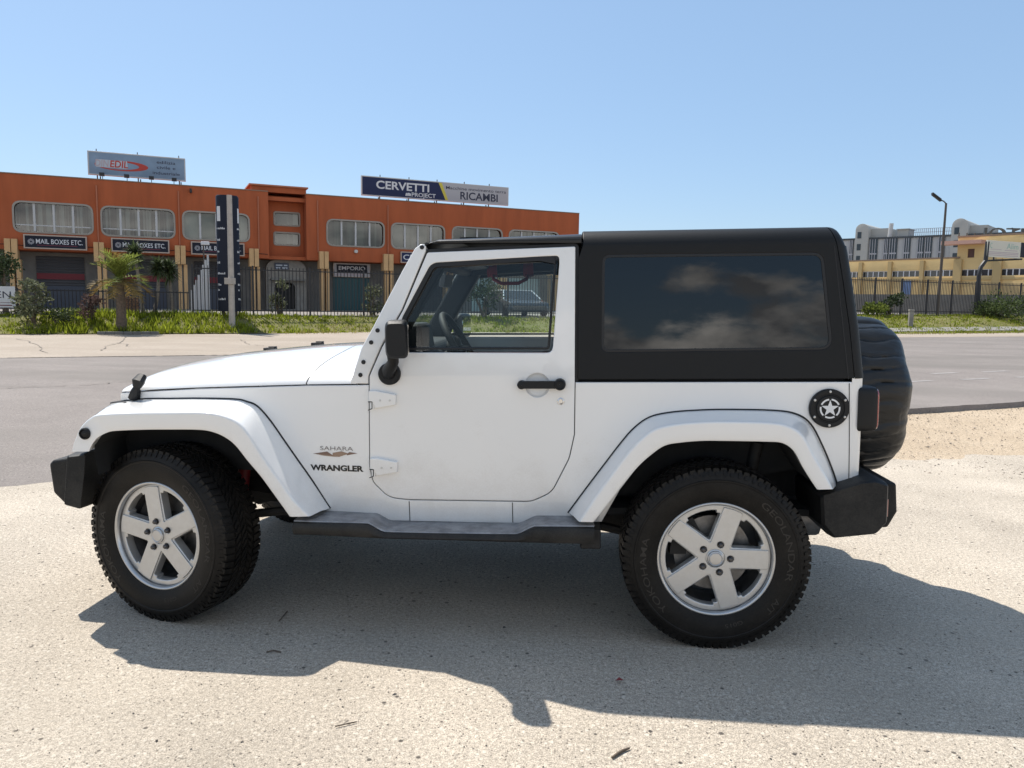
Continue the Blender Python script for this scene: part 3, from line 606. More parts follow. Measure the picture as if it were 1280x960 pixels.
for (a, b) in ((U0, RA), (RB, U1)):
    hl = [rrect(w[0], w[1], WZ0, WZ1, 0.42) for w in WIN if w[0] > a and w[1] < b]
    me = plate_mesh('wall', [[(a, SOF), (b, SOF), (b, TOP), (a, TOP)]]+hl, 0.35, 0.012, fz, smooth=30)
    place(link('upper_wall', me, M['orange']), build)
# stair recess: back wall with two windows, cheeks, pent roof
REC = 1.1
sw = [(U(341.5, 280), U(372.5, 280), 6.38, 7.18), (U(341.5, 305), U(372.5, 305), 5.05, 5.82)]
sw = [(a+0.25, b+0.25, c, d) for a, b, c, d in sw]
me = plate_mesh('wall', [[(RA+.004, SOF), (RB-.004, SOF), (RB-.004, TOP-.1), (RA+.004, TOP-.1)]]+[rrect(a, b, c, d, 0.1) for a, b, c, d in sw], 0.3, 0.01, lambda x, y, d: fz(x, y, d-REC))
place(link('stair_wall', me, M['orange']), build)
m = MB(); m.box(RA-.3, RA-.003, -12, -.36, SOF, TOP-.02, lambda x, d, z: fz(x, z, d)); m.box(RB+.003, RB+.3, -12, -.36, SOF, TOP-.02, lambda x, d, z: fz(x, z, d)); bobj(m, 'stair_side_wall', M['orange'], smooth=0)
m = MB(); m.box(RA-1.0, RB+.1, -6, -.5, TOP+.05, TOP+.42, lambda x, d, z: fz(x, z, d)); bobj(m, 'stair_roof', M['orange'], smooth=0)
m = MB(); m.box(RA-1.15, RB+.22, -6.2, -.35, TOP+.423, TOP+.52, lambda x, d, z: fz(x, z, d)); bobj(m, 'roof_edge', M['orange_trim'], smooth=0)
m = MB(); m.box(U0, U1-.004, -14, -.36, SOF-.02, SOF+.2, lambda x, d, z: fz(x, z, d)); m.box(U0, U1-.3, -14, -.36, TOP-.5, TOP-.25, lambda x, d, z: fz(x, z, d)); m.box(U1-.3, U1-.002, -14, -.355, BZ0, TOP-.01, lambda x, d, z: fz(x, z, d)); m.box(U0, U1-.3, -14.3, -14, BZ0, TOP-.01, lambda x, d, z: fz(x, z, d)); m.box(U0-.3, U0, -14.3, -.355, BZ0, TOP-.01, lambda x, d, z: fz(x, z, d))
bobj(m, 'structural_wall', M['orange'], smooth=0)
m = MB()
for a, b in ((U0, RA), (RB, U1)): m.box(a, b, -.36, .03, TOP+.002, TOP+.06, lambda x, d, z: fz(x, z, d))
bobj(m, 'parapet_cap', M['roof_edge'], smooth=0)
def blind_mat(name, c0, c1, sc_):
    mm, t, b, out = newmat(name); tcn = N(t, 'ShaderNodeTexCoord'); mpn = N(t, 'ShaderNodeMapping'); mpn.inputs['Rotation'].default_value = (0, 0, -ST_A); mpn.inputs['Scale'].default_value = (sc_, .05, .05)
    t.links.new(tcn.outputs['Object'], mpn.inputs[0]); nzn = N(t, 'ShaderNodeTexNoise', i_Scale=1.0, i_Detail=2.0); t.links.new(mpn.outputs[0], nzn.inputs['Vector'])
    r = N(t, 'ShaderNodeMapRange', i_1=.46, i_2=.54); t.links.new(nzn.outputs['Fac'], r.inputs[0]); x = N(t, 'ShaderNodeMix'); x.data_type = 'RGBA'; x.inputs['A'].default_value = (*c0, 1); x.inputs['B'].default_value = (*c1, 1); t.links.new(r.outputs[0], x.inputs['Factor']); t.links.new(x.outputs['Result'], b.inputs['Base Color']); b.inputs['Roughness'].default_value = .8
blind_mat('blind_strips', (0.02, 0.02, 0.022), (0.36, 0.37, 0.36), 7.0); blind_mat('curtain_pale', (0.42, 0.44, 0.40), (0.60, 0.61, 0.57), 2.0); blind_mat('curtain', (0.10, 0.115, 0.10), (0.26, 0.28, 0.25), 1.6)
def mk_window(a, b, z0, z1, kind, r, n, d0=0.0, fr=0.09):
    base = link('window', plate_mesh('window', [rrect(a-fr, b+fr, z0-fr, z1+fr, r+fr), rrect(a+.02, b-.02, z0+.02, z1-.02, r)], 0.10, .012, lambda x, y, d: fz(x, y, d+d0+.035)), M['win_frame'])
    place(base, build)
    def sub(o): o.parent = base; return o
    mb = MB()
    for k in range(1, n):
        x = a+(b-a)*k/n; mb.box(x-.06, x+.06, -.20+d0, -.10+d0, z0, z1, lambda x, d, z: fz(x, z, d))
    if kind == 'blind': mb.box(a, b, -.19+d0, -.13+d0, z0+.36, z0+.42, lambda x, d, z: fz(x, z, d))
    if mb.v: sub(mb.obj('mullion', M['mullion'], smooth=0))
    mb = MB(); mb.add([fz(a, z0, d0-.16), fz(b, z0, d0-.16), fz(b, z1, d0-.16), fz(a, z1, d0-.16)], [(0, 1, 2, 3)]); sub(mb.obj('pane', M['pane'], smooth=0, fix=False))
    mb = MB(); mb.box(a-.25, b+.25, d0-.62, d0-.42, z0-.2, z1+.2, lambda x, d, z: fz(x, z, d)); sub(mb.obj('blind', M[{'blind': 'blind_strips', 'pale': 'curtain_pale'}.get(kind, 'curtain')], smooth=0))
for a, b, kd in WIN: mk_window(a, b, WZ0, WZ1, kd, .42, 4 if b-a > 2.6 else 4)
for a, b, c, d in sw: mk_window(a, b, c, d, 'sky', .1, 1, d0=-REC)
# ground floor: recessed concrete wall, then each bay's shutter
GV = -1.6
m = MB(); m.box(U0, U1-.35, GV-.3, GV, BZ0-.2, SOF-.03, lambda x, d, z: fz(x, z, d)); bobj(m, 'ground_floor_wall', M['concrete'], smooth=0)
def gb(px, py=340): return on_v(px, py, BV-GV)[0]
def shutter(x0, x1, z1, m, ribs=True, step=.12, band=None, low=None):
    mb = MB(); n = max(2, int((x1-x0)/step)); 
    P = []
    if ribs == 'v':
        for k in range(n+1):
            x = x0+(x1-x0)*k/n; dd = GV+.06+(.05 if k % 2 else 0); P.append([fz(x, BZ0, dd), fz(x, z1, dd)])
    else:
        q = max(2, int((z1-BZ0)/.16))
        for k in range(q*2+1):
            z = BZ0+(z1-BZ0)*k/(q*2); dd = GV+.06+(.03 if k % 2 else 0); P.append([fz(x0, z, dd), fz(x1, z, dd)])
    mb.grid(P); o = bobj(mb, 'shutter', M[m], smooth=0, fix=False)
    if band:
        b2 = MB(); b2.box(x0, x1, GV+.02, GV+.115, band[0], band[1], lambda x, d, z: fz(x, z, d)); o2 = b2.obj('stripe', M['shutter_red'], smooth=0); o2.parent = o; o2.matrix_parent_inverse = Matrix.Translation(build.location)
        o2.matrix_parent_inverse = o.matrix_parent_inverse.inverted() if False else Matrix.Identity(4)
    if low:
        b2 = MB(); b2.box(x0, x1, GV+.02, GV+.13, BZ0, low, lambda x, d, z: fz(x, z, d)); o2 = b2.obj('door_panel', M['blue_grey'], smooth=0); o2.parent = o
    return o
for p0, p1 in ((46, 105.6), (151, 207), (243, 300)): shutter(gb(p0), gb(p1), 3.75, 'shutter_dark', True, band=(2.35, 2.72), low=1.95)
shutter(gb(416), gb(461), 2.95, 'shutter_teal', 'v', .22); shutter(gb(500), gb(553), 3.4, 'shutter_dark', True); shutter(gb(589), gb(674), 3.25, 'shutter_pale', 'v', .26)
shutter(gb(-60), gb(0), 3.6, 'shutter_dark', True)
def pilaster(px0, px1, px_low0, px_low1):
    a, b = on_v(px0, 315, BV-.35)[0], on_v(px1, 315, BV-.35)[0]; w = (b-a)
    for s in (0, 1):
        mb = MB(); x0 = a+s*w*.53; x1 = x0+w*.47
        mb.box(x0, x1, -.5, .35, 3.45, 4.62, lambda x, d, z: fz(x, z, d)); c = x0+.30*w+ (0.02*w)
        mb.box(c-.16*w+.06, c+.20*w+.06, -.6, .05, BZ0-.1, 3.447, lambda x, d, z: fz(x, z, d)); bobj(mb, 'pilaster', M['pilaster'], smooth=0, bevel=.015)
for q in ((5.4, 21.7), (117, 130), (218.7, 232), (311.7, 323.7), (399.5, 411), (480, 492), (556, 567), (625, 635), (690, 700)): pilaster(*q, 0, 0)
# arched entrance portal in the stair bay
a, b = on_v(333, 350, BV+.6)[0], on_v(384, 350, BV+.6)[0]
me = plate_mesh('portal', [fillet([(a, BZ0, 0), (b, BZ0, 0), (b, SOF-.02, .8), (a, SOF-.02, .8)], 8), fillet([(a+.55, BZ0+.05, 0), (b-.75, BZ0+.05, 0), (b-.75, 2.5, .5), (a+.55, 2.5, .5)], 8)], .3, .02, lambda x, y, d: fz(x, y, d-.9))
place(link('entrance_portal', me, M['concrete_pale']), build)
m = MB(); m.box(a+.56, b-.76, GV+.05, GV+.12, BZ0, 2.5, lambda x, d, z: fz(x, z, d)); bobj(m, 'entrance_door', M['room'], smooth=0)
m = MB(); m.box(a+.3, b-.1, -1.0, -.4, 2.62, 2.72, lambda x, d, z: fz(x, z, d)); bobj(m, 'entrance_canopy', M['concrete'], smooth=0)

# weathering bits on the facade: downpipes, a cable, small lamps
for px in (122.3, 224, 323, 397, 484.7):
    mb = MB(); x = U(px, 280); mb.tube([fz(x, TOP-.35, .06), fz(x, SOF+.55, .06), fz(x, SOF+.5, -.1)], .045, 6); bobj(mb, 'downpipe', M['orange_trim'])
mb = MB(); pts_ = [fz(u_, SOF+.30-.05*math.sin((u_-U0)*1.3)**2, .03) for u_ in np.linspace(U0, RA-.1, 60)]; mb.tube(pts_, .018, 4); bobj(mb, 'cable', M['fence'])
mb = MB(); mb.box(U(237, 236), U(239.5, 236), .0, .3, TOP-.42, TOP-.18, lambda x, d, z: fz(x, z, d)); bobj(mb, 'facade_lamp', M['fence'], smooth=0)
mb = MB(); mb.tube([fz(U(444.5, 313), 4.72, .02), fz(U(444.5, 313), 4.72, .22)], .12, 10); bobj(mb, 'facade_lamp', M['edge_white'])

# ------------------------------------------------------------------ signs on and above the building
def board(name, x0, x1, z0, z1, d, m, label, group=None, frame=.07, thick=.12, mp=fz, fm='sign_frame', cat='sign'):
    mb = MB(); mb.box(x0, x1, d, d+thick, z0, z1, lambda x, dd, z: mp(x, z, dd)); o = mb.obj(name, M[m], smooth=0); tag(o, label, cat, group)
    if frame:
        f = link('frame', plate_mesh('frame', [[(x0-frame, z0-frame), (x1+frame, z0-frame), (x1+frame, z1+frame), (x0-frame, z1+frame)], [(x0+.004, z0+.004), (x1-.004, z0+.004), (x1-.004, z1-.004), (x0+.004, z1-.004)]], thick+.03, .005, lambda x, y, q: mp(x, y, q+d+thick+.02)), M[fm]); f.parent = o
    return o
def letters(o, items, m, d, mp=fz, name='lettering'):
    mb = MB()
    for (s, x0, x1, y0, h, bold) in items: text_into(mb, s, x0, x1, y0, h, lambda x, y: mp(x, y, d), bold)
    t = mb.obj(name, M[m], o, smooth=0, fix=False); return t
for p0, p1, lb in ((30, 108, 'leftmost of the three navy shop signs with white capitals'), (139.5, 211, 'navy shop sign with white capitals partly hidden by the yuccas'), (239, 305, 'navy shop sign with white capitals half hidden by the totem')):
    a, b = on_v(p0+1, 302, BV-.15)[0], on_v(p1-1, 302, BV-.15)[0]; o = board('shop_sign', a, b, 4.17, 4.86, .04, 'navy', lb); w = b-a
    letters(o, [('MAIL BOXES ETC.', a+w*.18, b-w*.05, 4.41, .27, .012)], 'sign_white', .166)
    mb = MB(); mb.box(a+w*.19, b-w*.14, .16, .166, 4.30, 4.335, lambda x, d, z: fz(x, z, d)); mb.obj('underline', M['sign_maroon'], o, smooth=0)
    mb = MB(); c = a+w*.10
    for k in range(12):
        t0, t1 = k*math.pi/6, (k+.55)*math.pi/6; mb.add([fz(c+.05*math.cos(t0), 4.51+.05*math.sin(t0), .166), fz(c+.17*math.cos(t0), 4.51+.17*math.sin(t0), .166), fz(c+.17*math.cos(t1), 4.51+.17*math.sin(t1), .166), fz(c+.05*math.cos(t1), 4.51+.05*math.sin(t1), .166)], [(0, 1, 2, 3)])
    mb.obj('emblem', M['sign_grey'], o, smooth=0, fix=False)
a, b = on_v(502, 321, BV-.15)[0], on_v(556, 321, BV-.15)[0]; o = board('shop_sign', a, b, 4.12, 4.78, .04, 'navy_bright', 'blue shop sign with white capitals cut off by the windscreen pillar')
letters(o, [('CERVETTI', a+.12, b-.2, 4.28, .36, .015)], 'sign_white', .166)
a, b = gb(416), gb(461); o = board('shop_sign', a, b, 3.02, 3.92, GV+.2, 'sign_grey', 'pale sign with dark panel above the teal shutter', frame=.04)
mb = MB(); mb.box(a+.2, b-.2, GV+.32, GV+.326, 3.32, 3.86, lambda x, d, z: fz(x, z, d)); mb.obj('panel', M['navy'], o, smooth=0)
letters(o, [('EMPORIO', a+.35, b-.35, 3.48, .26, .02)], 'sign_white', GV+.33)
mb = MB()
for k in range(9): mb.box(a+.22+k*.22, a+.36+k*.22, GV+.32, GV+.326, 3.10, 3.24, lambda x, d, z: fz(x, z, d))
mb.obj('small_print', M['sign_faded'], o, smooth=0)
a, b = on_v(344, 333, BV+.5)[0], on_v(362, 333, BV+.5)[0]; o = board('shop_sign', a, b, 3.35, 3.8, -.89, 'blue_grey', 'small blue plate on the arched grey entrance', frame=0, thick=.05)
mb = MB()
for k, (q0, q1) in enumerate(((.1, .4), (.52, .9), (.1, .55), (.65, .9))): mb.box(a+(b-a)*q0, a+(b-a)*q1, -.84, -.834, 3.42+.18*(k//2), 3.50+.18*(k//2), lambda x, d, z: fz(x, z, d))
mb.obj('small_print', M['sign_pale'], o, smooth=0)

def billboard(name, pxa, pxb, ztopa, zbot, v, m, label, posts):
    u0, z1 = on_v(*pxa, v); u1, _ = on_v(*pxb, v); _, z0 = on_v(*zbot, v)
    root = empty(name, street(u0, v, TOP)); tag(root, label, 'billboard')
    mp = lambda x, y, d: street(x, v-d, y)
    mb = MB(); mb.box(u0, u1, -.18, 0, z0, z1, lambda x, d, z: mp(x, z, d)); place(mb.obj('panel', M[m], smooth=0), root)
    f = link('frame', plate_mesh('frame', [[(u0-.05, z0-.05), (u1+.05, z0-.05), (u1+.05, z1+.05), (u0-.05, z1+.05)], [(u0+.02, z0+.02), (u1-.02, z0+.02), (u1-.02, z1-.02), (u0+.02, z1-.02)]], .2, .008, lambda x, y, d: mp(x, y, d+.012)), M['mullion']); place(f, root)
    for t in posts:
        for dd in (-.10, -.9):
            mb = MB(); x = u0+(u1-u0)*t; mb.box(x-.035, x+.035, dd-.06, dd, TOP-.3, z0-.03 if dd > -.5 else z0+(z1-z0)*.02, lambda x, d, z: mp(x+(0.12 if d < -.5 else 0), z, d-.2)); place(mb.obj('post', M['pole_metal'], smooth=0), root)
        mb = MB(); x = u0+(u1-u0)*t; mb.box(x-.025, x+.025, -.25, -.19, z0, z1+.22, lambda x, d, z: mp(x, z, d)); place(mb.obj('strut', M['pole_metal'], smooth=0), root)
    return root, u0, u1, z0, z1, mp
root, u0, u1, z0, z1, mp = billboard('billboard', (110, 189), (230.5, 199), None, (112, 217), 50.8, 'sign_blue', 'pale blue roof billboard with a red oval logo on the orange building', (.08, .5, .94))
W, H = u1-u0, z1-z0
mb = MB(); ring = []
for k in range(49):
    t = 2*math.pi*k/48; ring.append([mp(u0+W*(.335+.275*math.cos(t)), z0+H*(.46+.235*math.sin(t)), .006), mp(u0+W*(.30+.215*math.cos(t)), z0+H*(.46+.175*math.sin(t)), .006)])
mb.grid(ring); place(mb.obj('emblem', M['sign_red'], smooth=0, fix=False), root)
mb = MB(); x0, x1, y0, y1 = u0+W*.055, u0+W*.40, z0+H*.335, z0+H*.685; mb.add([mp(x0+.1, y0, .010), mp(x1, y0, .010), mp(x1-.05, y1, .010), mp(x0+.12, y1, .010)], [(0, 1, 2, 3)]); place(mb.obj('emblem_backing', M['sign_pale'], smooth=0, fix=False), root)
mb = MB(); text_into(mb, 'EDIL', u0+W*.215, u0+W*.40, z0+H*.37, H*.30, lambda x, y: mp(x, y, .016), .03, .12); place(mb.obj('lettering', M['sign_red'], smooth=0, fix=False), root)
mb = MB(); text_into(mb, 'DIN', u0+W*.065, u0+W*.205, z0+H*.37, H*.30, lambda x, y: mp(x, y, .016), .02, .12); place(mb.obj('lettering', M['sign_faded'], smooth=0, fix=False), root)
mb = MB()
mb = MB()
for s, a, b, y in (('edilizia', .70, .90, .70), ('civile e', .70, .90, .46), ('industriale', .655, .945, .20)):
    mb = MB(); text_into(mb, s, u0+W*a, u0+W*b, z0+H*y, H*.135, lambda x, y: mp(x, y, .006), .01); place(mb.obj('lettering', M['sign_text'], smooth=0, fix=False), root)
for k, t in enumerate((.135, .385, .64, .88)):
    mb = MB(); x = u0+W*t; mb.box(x-.14, x+.14, .5, .72, TOP+.26, TOP+.46, lambda x, d, z: mp(x, z, d)); mb.box(x-.02, x+.02, -.1, .6, TOP+.34, TOP+.38, lambda x, d, z: mp(x, z, d)); mb.box(x-.02, x+.02, -.12, -.08, TOP-.3, TOP+.38, lambda x, d, z: mp(x, z, d))
    o = mb.obj('floodlight', M['fence'], smooth=0); tag(o, 'black floodlight on the parapet below the pale blue billboard', 'floodlight', 'floodlights under the pale blue billboard')
root, u0, u1, z0, z1, mp = billboard('billboard', (452.5, 220), (635, 236), None, (452.5, 243), 51.2, 'navy_bright', 'long navy and grey roof billboard with white and dark lettering', (.12, .31, .50, .69, .87))
W, H = u1-u0, z1-z0
def q(xx, yy, d): return mp(u0+W*xx, z0+H*yy, d)
mb = MB(); mb.add([q(.565, 0, .005), q(1, 0, .005), q(1, 1, .005), q(.52, 1, .005)], [(0, 1, 2, 3)]); place(mb.obj('panel_half', M['sign_grey'], smooth=0, fix=False), root)
mb = MB(); mb.add([q(.553, 0, .010), q(.572, 0, .010), q(.525, 1, .010), q(.503, 1, .010)], [(0, 1, 2, 3)]); place(mb.obj('stripe', M['sign_yellow'], smooth=0, fix=False), root)
mb = MB(); text_into(mb, 'CERVETTI', u0+W*.09, u0+W*.44, z0+H*.40, H*.42, lambda x, y: mp(x, y, .008), .035); place(mb.obj('lettering', M['sign_white'], smooth=0, fix=False), root)
mb = MB(); text_into(mb, 'PROJECT', u0+W*.322, u0+W*.485, z0+H*.09, H*.22, lambda x, y: mp(x, y, .008), .025); place(mb.obj('lettering', M['sign_white'], smooth=0, fix=False), root); mb = MB()
for k in range(3): mb.add([q(.28+.011*k, .10, .008), q(.295+.011*k, .10, .008), q(.295+.011*k, .24+.04*(k % 2), .008), q(.284+.011*k, .27, .008)], [(0, 1, 2, 3)])
place(mb.obj('emblem', M['sign_white'], smooth=0, fix=False), root)
mb = MB(); text_into(mb, 'Macchine movimento terra', u0+W*.555, u0+W*.985, z0+H*.66, H*.17, lambda x, y: mp(x, y, .010), .01); place(mb.obj('lettering', M['sign_text'], smooth=0, fix=False), root); mb = MB(); text_into(mb, 'RICAMBI', u0+W*.655, u0+W*.925, z0+H*.14, H*.42, lambda x, y: mp(x, y, .010), .03)
place(mb.obj('lettering', M['sign_text'], smooth=0, fix=False), root)

# totem, concrete pole, board on the low fence, small things by the fence
cu_, _ = on_v(285, 300, 30.6); root = empty('totem_sign', street(cu_, 30.6, z_bank(cu_, 30.6))); tag(root, 'tall dark blue totem sign with rows of white names', 'totem sign')
TR = .45; zt = 5.62
def tot(a, z, rr=TR): return street(cu_+rr*math.sin(a), 30.6-rr*math.cos(a)*.6, z)
mb = MB(); P = [[tot(2*math.pi*k/40, z) for k in range(40)] for z in (0.85, zt-.06, zt)]; P[-1] = [tot(2*math.pi*k/40, zt, TR-.05) for k in range(40)]; mb.grid(P, loop_v=True); mb.add([tot(2*math.pi*k/40, zt, TR-.05) for k in range(40)], [tuple(range(40))]); place(mb.obj('body', M['navy'], smooth=40), root)
mb = MB()
for s in (-.25, .25): mb.box(cu_+s-.06, cu_+s+.06, 30.55, 30.65, .2, .9, street)
place(mb.obj('leg', M['pole_metal'], smooth=0), root)
mb = MB()
for a0, a1, z0_, z1_ in ((-1.15, -.72, 4.55, 5.15), (.95, 1.3, 4.5, 5.1)):
    mb.grid([[tot(a0+(a1-a0)*i/6, z, TR+.006) for z in (z0_, z1_)] for i in range(7)])
rt_ = np.random.default_rng(8)
for i, z in enumerate((4.22, 3.75, 3.28, 2.82, 2.38, 1.92, 1.7, 1.32)):
    L = (.95, .45, .35, .4, .85, .5, .25, .85)[i]
    for base in (-1.25, .85):
        q = base
        while q < base+L:
            w_ = rt_.uniform(.04, .085); h_ = rt_.choice([.06, .06, .085]); mb.grid([[tot(q+w_*k, zz, TR+.006) for zz in (z, z+h_)] for k in (0, 1)]); q += w_+rt_.choice([.025, .03, .07])
place(mb.obj('lettering', M['sign_white'], smooth=0, fix=False), root)
pb = at_z(290.5, 414.5, 0.06); root = empty('concrete_pole', pb); tag(root, 'weathered concrete pole standing before the dark blue totem', 'pole')
mb = MB(); mb.tube([(0, 0, -.3), (0, 0, 5.42)], [.125, .10], 12); mb.obj('shaft', M['pole_concrete'], root)
mb = MB(); mb.box(-.22, .22, -.16, -.07, 1.9, 2.15); mb.obj('bracket', M['pole_concrete'], root, smooth=0, bevel=.01)
a, zb_ = on_v(-14, 374, 30.85); b, _ = on_v(19.5, 374, 30.85); o = board('banner', a, b, 0.92, 1.72, 0, 'sign_white', 'white board with dark capitals on the low fence at the left edge', frame=0, thick=.04, mp=lambda x, y, d: street(x, 30.87-d, y))
mpb = lambda x, y, d: street(x, 30.87-d, y)
letters(o, [('EN', b-.62, b-.14, 1.28, .25, 0.0)], 'sign_text', .045, mpb); mb = MB(); mb.box(b-.95, b-.12, .04, .044, 1.10, 1.115, lambda x, d, z: mpb(x, z, d)); mb.box(b-.95, b-.12, .04, .044, .985, 1.02, lambda x, d, z: mpb(x, z, d)); mb.obj('small_print', M['sign_maroon'], o, smooth=0)
# stepped grey sheet gate, stack of round logs, white lamp on a post
ga, _ = on_v(239, 380, 36.0); gbb, _ = on_v(263, 380, 36.0); root = empty('sliding_gate', street(ga, 36, .6)); tag(root, 'grey sheet metal gate with a rising stepped top left of the totem', 'gate')
for k in range(8):
    mb = MB(); w = (gbb-ga)/8; mb.box(ga+k*w, ga+(k+.86)*w, 36, 36.06, .6, 1.75+.24*k, street); place(mb.obj('sheet', M['mullion'], smooth=0), root)
ga, _ = on_v(255, 330, 36.5); root = empty('yard_lamp', street(ga, 36.5, .6)); tag(root, 'thin post with a small white lamp head behind the stepped gate', 'lamp')
mb = MB(); mb.tube([street(ga, 36.5, .6), street(ga, 36.5, 3.95)], .035, 8); place(mb.obj('post', M['pole_metal']), root)
mb = MB(); mb.box(ga-.12, ga+.26, 36.3, 36.5, 3.92, 4.08, street); place(mb.obj('lamp_head', M['sign_white'], smooth=0, bevel=.02), root)
ga, _ = on_v(155, 385, 33.5); gbb, _ = on_v(173, 385, 33.5); mb = MB(); rr_ = (gbb-ga)/10
for j in range(8):
    for i in range(5):
        x = ga+rr_*(1+2*i)+(rr_ if j % 2 else 0); z = .6+rr_*(1+1.75*j); n0 = len(mb.v); mb.tube([street(x, 33.5, z), street(x, 34.4, z)], rr_*.97, 9)
o = mb.obj('log_pile', M['wood']); tag(o, 'stack of brown round logs behind the low fence near the palm', 'log pile')
# parked car behind the fence (seen through the windows of the white car)
cu0, _ = on_v(633, 395, 35.2); cu1, _ = on_v(686, 395, 35.2); cc = (cu0+cu1)/2; hw_ = (cu1-cu0)/2*.98
root = empty('parked_car', street(cc, 36.9, z_back(cc)), ST_A); tag(root, 'dark parked car with pale windscreen pillars behind the tall fence', 'car')
mb = MB(); P = []
for y, w, z0_, z1_ in ((-2.0, .80, .35, .62), (-1.9, .92, .25, .78), (-1.0, .95, .22, .95), (1.5, .95, .22, 1.0), (1.95, .9, .3, .95), (2.05, .8, .4, .7)):
    k = hw_/.95; P.append([(-w*k, y, z0_), (-w*k, y, z1_*.75), (-w*.92*k, y, z1_), (w*.92*k, y, z1_), (w*k, y, z1_*.75), (w*k, y, z0_)])
mb.grid(P, loop_v=True); mb.add(P[0], [tuple(range(6))]); mb.add(P[-1], [tuple(range(6))[::-1]]); mb.obj('body', M['car_dark'], root, bevel=.03)
k = hw_/.95; B0, B1, T0, T1 = (-.95, .96), (1.9, .98), (-.25, 1.46), (1.2, 1.46)
mb = MB(); mb.box(-.66*k, .66*k, T0[0], T1[0], 1.43, 1.49); mb.obj('roof', M['car_white'], root, bevel=.02)
for sgn in (-1, 1):
    mb = MB(); mb.tube([(sgn*.86*k, B0[0], B0[1]), (sgn*.66*k, T0[0], 1.45)], .045, 6); mb.tube([(sgn*.86*k, B1[0], B1[1]), (sgn*.66*k, T1[0], 1.45)], .05, 6); mb.obj('pillar', M['car_white'], root)
    mb = MB(); mb.add([(sgn*.86*k, B0[0], B0[1]), (sgn*.86*k, B1[0], B1[1]), (sgn*.66*k, T1[0], 1.45), (sgn*.66*k, T0[0], 1.45)], [(0, 1, 2, 3)]); mb.obj('side_window', M['win_dark'], root, smooth=0, fix=False)
mb = MB(); mb.add([(-.86*k, B0[0], B0[1]), (.86*k, B0[0], B0[1]), (.66*k, T0[0], 1.45), (-.66*k, T0[0], 1.45)], [(0, 1, 2, 3)]); mb.obj('windscreen', M['win_dark'], root, smooth=0, fix=False)
for x in (-1, 1):
    for y in (-1.3, 1.3):
        mb = MB(); mb.lathe([(-.1, .05), (-.1, .28), (-.08, .31), (.08, .31), (.1, .28), (.1, .05)], 20, 'x', (x*hw_*.93, y, .31)); mb.obj('wheel', M['rubber'], root)

# ------------------------------------------------------------------ right side: lamp post, roadside board, bollard, yellow factory, grey block
lp = street(on_v(1172, 392, 30.4)[0], 30.4, .6); root = empty('street_lamp', lp); tag(root, 'tall brown street lamp leaning over the right fence', 'street lamp')
topz = on_v(1182, 254, 30.4)[1]-.6
off = np.array([0.0, 0, 0]); tx = street(on_v(1182.5, 256, 30.4)[0], 30.4, .6)-lp
mb = MB(); mb.tube([(0, 0, -.3), tuple(tx*.5+np.array([0, 0, topz*.5])), tuple(tx+np.array([0, 0, topz]))], [.10, .085, .065], 10); mb.tube([tuple(tx+np.array([0, 0, topz-.02])), tuple(tx+np.array([-.15, 0, topz+.12])), tuple(tx+np.array([-.35, -.02, topz+.2]))], .04, 8); mb.obj('pole', M['pole_metal'], root)
mb = MB(); hd = tx+np.array([-.6, -.02, topz+.36]); mb.box(-.38, .30, -.16, .16, -.09, .09, lambda x, y, z: tuple(hd+np.array([x*.85, y, z-x*.62]))); mb.obj('lamp_head', M['fence'], root, bevel=.05, seg=3)
bu, _ = on_v(1222, 400, 30.6); root = empty('roadside_board', street(bu, 30.6, .8)); tag(root, 'cream notice board on a cranked black post at the right edge', 'sign board')
def rp_(px, py, v=30.6): uu, zz = on_v(px, py, v); return street(uu, v, zz)
mb = MB(); mb.tube([street(bu, 30.6, .6), rp_(1223.5, 345), rp_(1226, 334), rp_(1232, 326), rp_(1234.5, 302)], [.14, .14, .14, .14, .13], 8); mb.tube([rp_(1231, 326), rp_(1277, 324)], .07, 6); mb.tube([rp_(1242, 325), rp_(1242, 321)], .05, 6); mb.tube([rp_(1271, 324), rp_(1271, 319)], .05, 6); place(mb.obj('post', M['fence']), root)
u0, z1 = on_v(1235, 300, 30.5); u1, _ = on_v(1277, 299, 30.5); _, z0 = on_v(1235, 321, 30.5); mpc = lambda x, y, d: street(x, 30.5-d, y)
mb = MB(); mb.box(u0, u1, -.12, 0, z0, z1, lambda x, d, z: mpc(x, z, d)); p = place(mb.obj('panel', M['sign_cream'], smooth=0, bevel=.01), root)
mb = MB(); W, H = u1-u0, z1-z0
for y in (.10, .20, .29): mb.box(u0+W*.04, u1-W*.06, 0, .004, z0+H*y, z0+H*(y+.045), lambda x, d, z: mpc(x, z, d))
mb.box(u0+W*.52, u1-W*.1, 0, .004, z0+H*.43, z0+H*.47, lambda x, d, z: mpc(x, z, d)); mb.box(u0+W*.1, u0+W*.42, 0, .004, z0+H*.46, z0+H*.49, lambda x, d, z: mpc(x, z, d))
place(mb.obj('small_print', M['sign_faded'], smooth=0), root)
mb = MB(); text_into(mb, 'Alim', u0+W*.57, u1-W*.08, z0+H*.54, H*.34, lambda x, y: mpc(x, y, .006), 0); place(mb.obj('lettering', M['sign_green'], smooth=0, fix=False), root); mb = MB(); text_into(mb, 'C', u0+W*.08, u0+W*.14, z0+H*.54, H*.32, lambda x, y: mpc(x, y, .006), 0); place(mb.obj('lettering', M['sign_green'], smooth=0, fix=False), root)
u1b, z1b = on_v(1277.5, 298.5, 30.5); u2b = u1b+3.2
mb = MB(); mb.box(u1b+.03, u2b, -.16, -.04, z0+.1, z1+.0, lambda x, d, z: mpc(x, z, d)); place(mb.obj('side_panel', M['navy'], smooth=0), root)
bl = st_at(1138, 27.2); root = empty('bollard', bl); tag(root, 'short grey concrete marker post in the right verge', 'bollard')
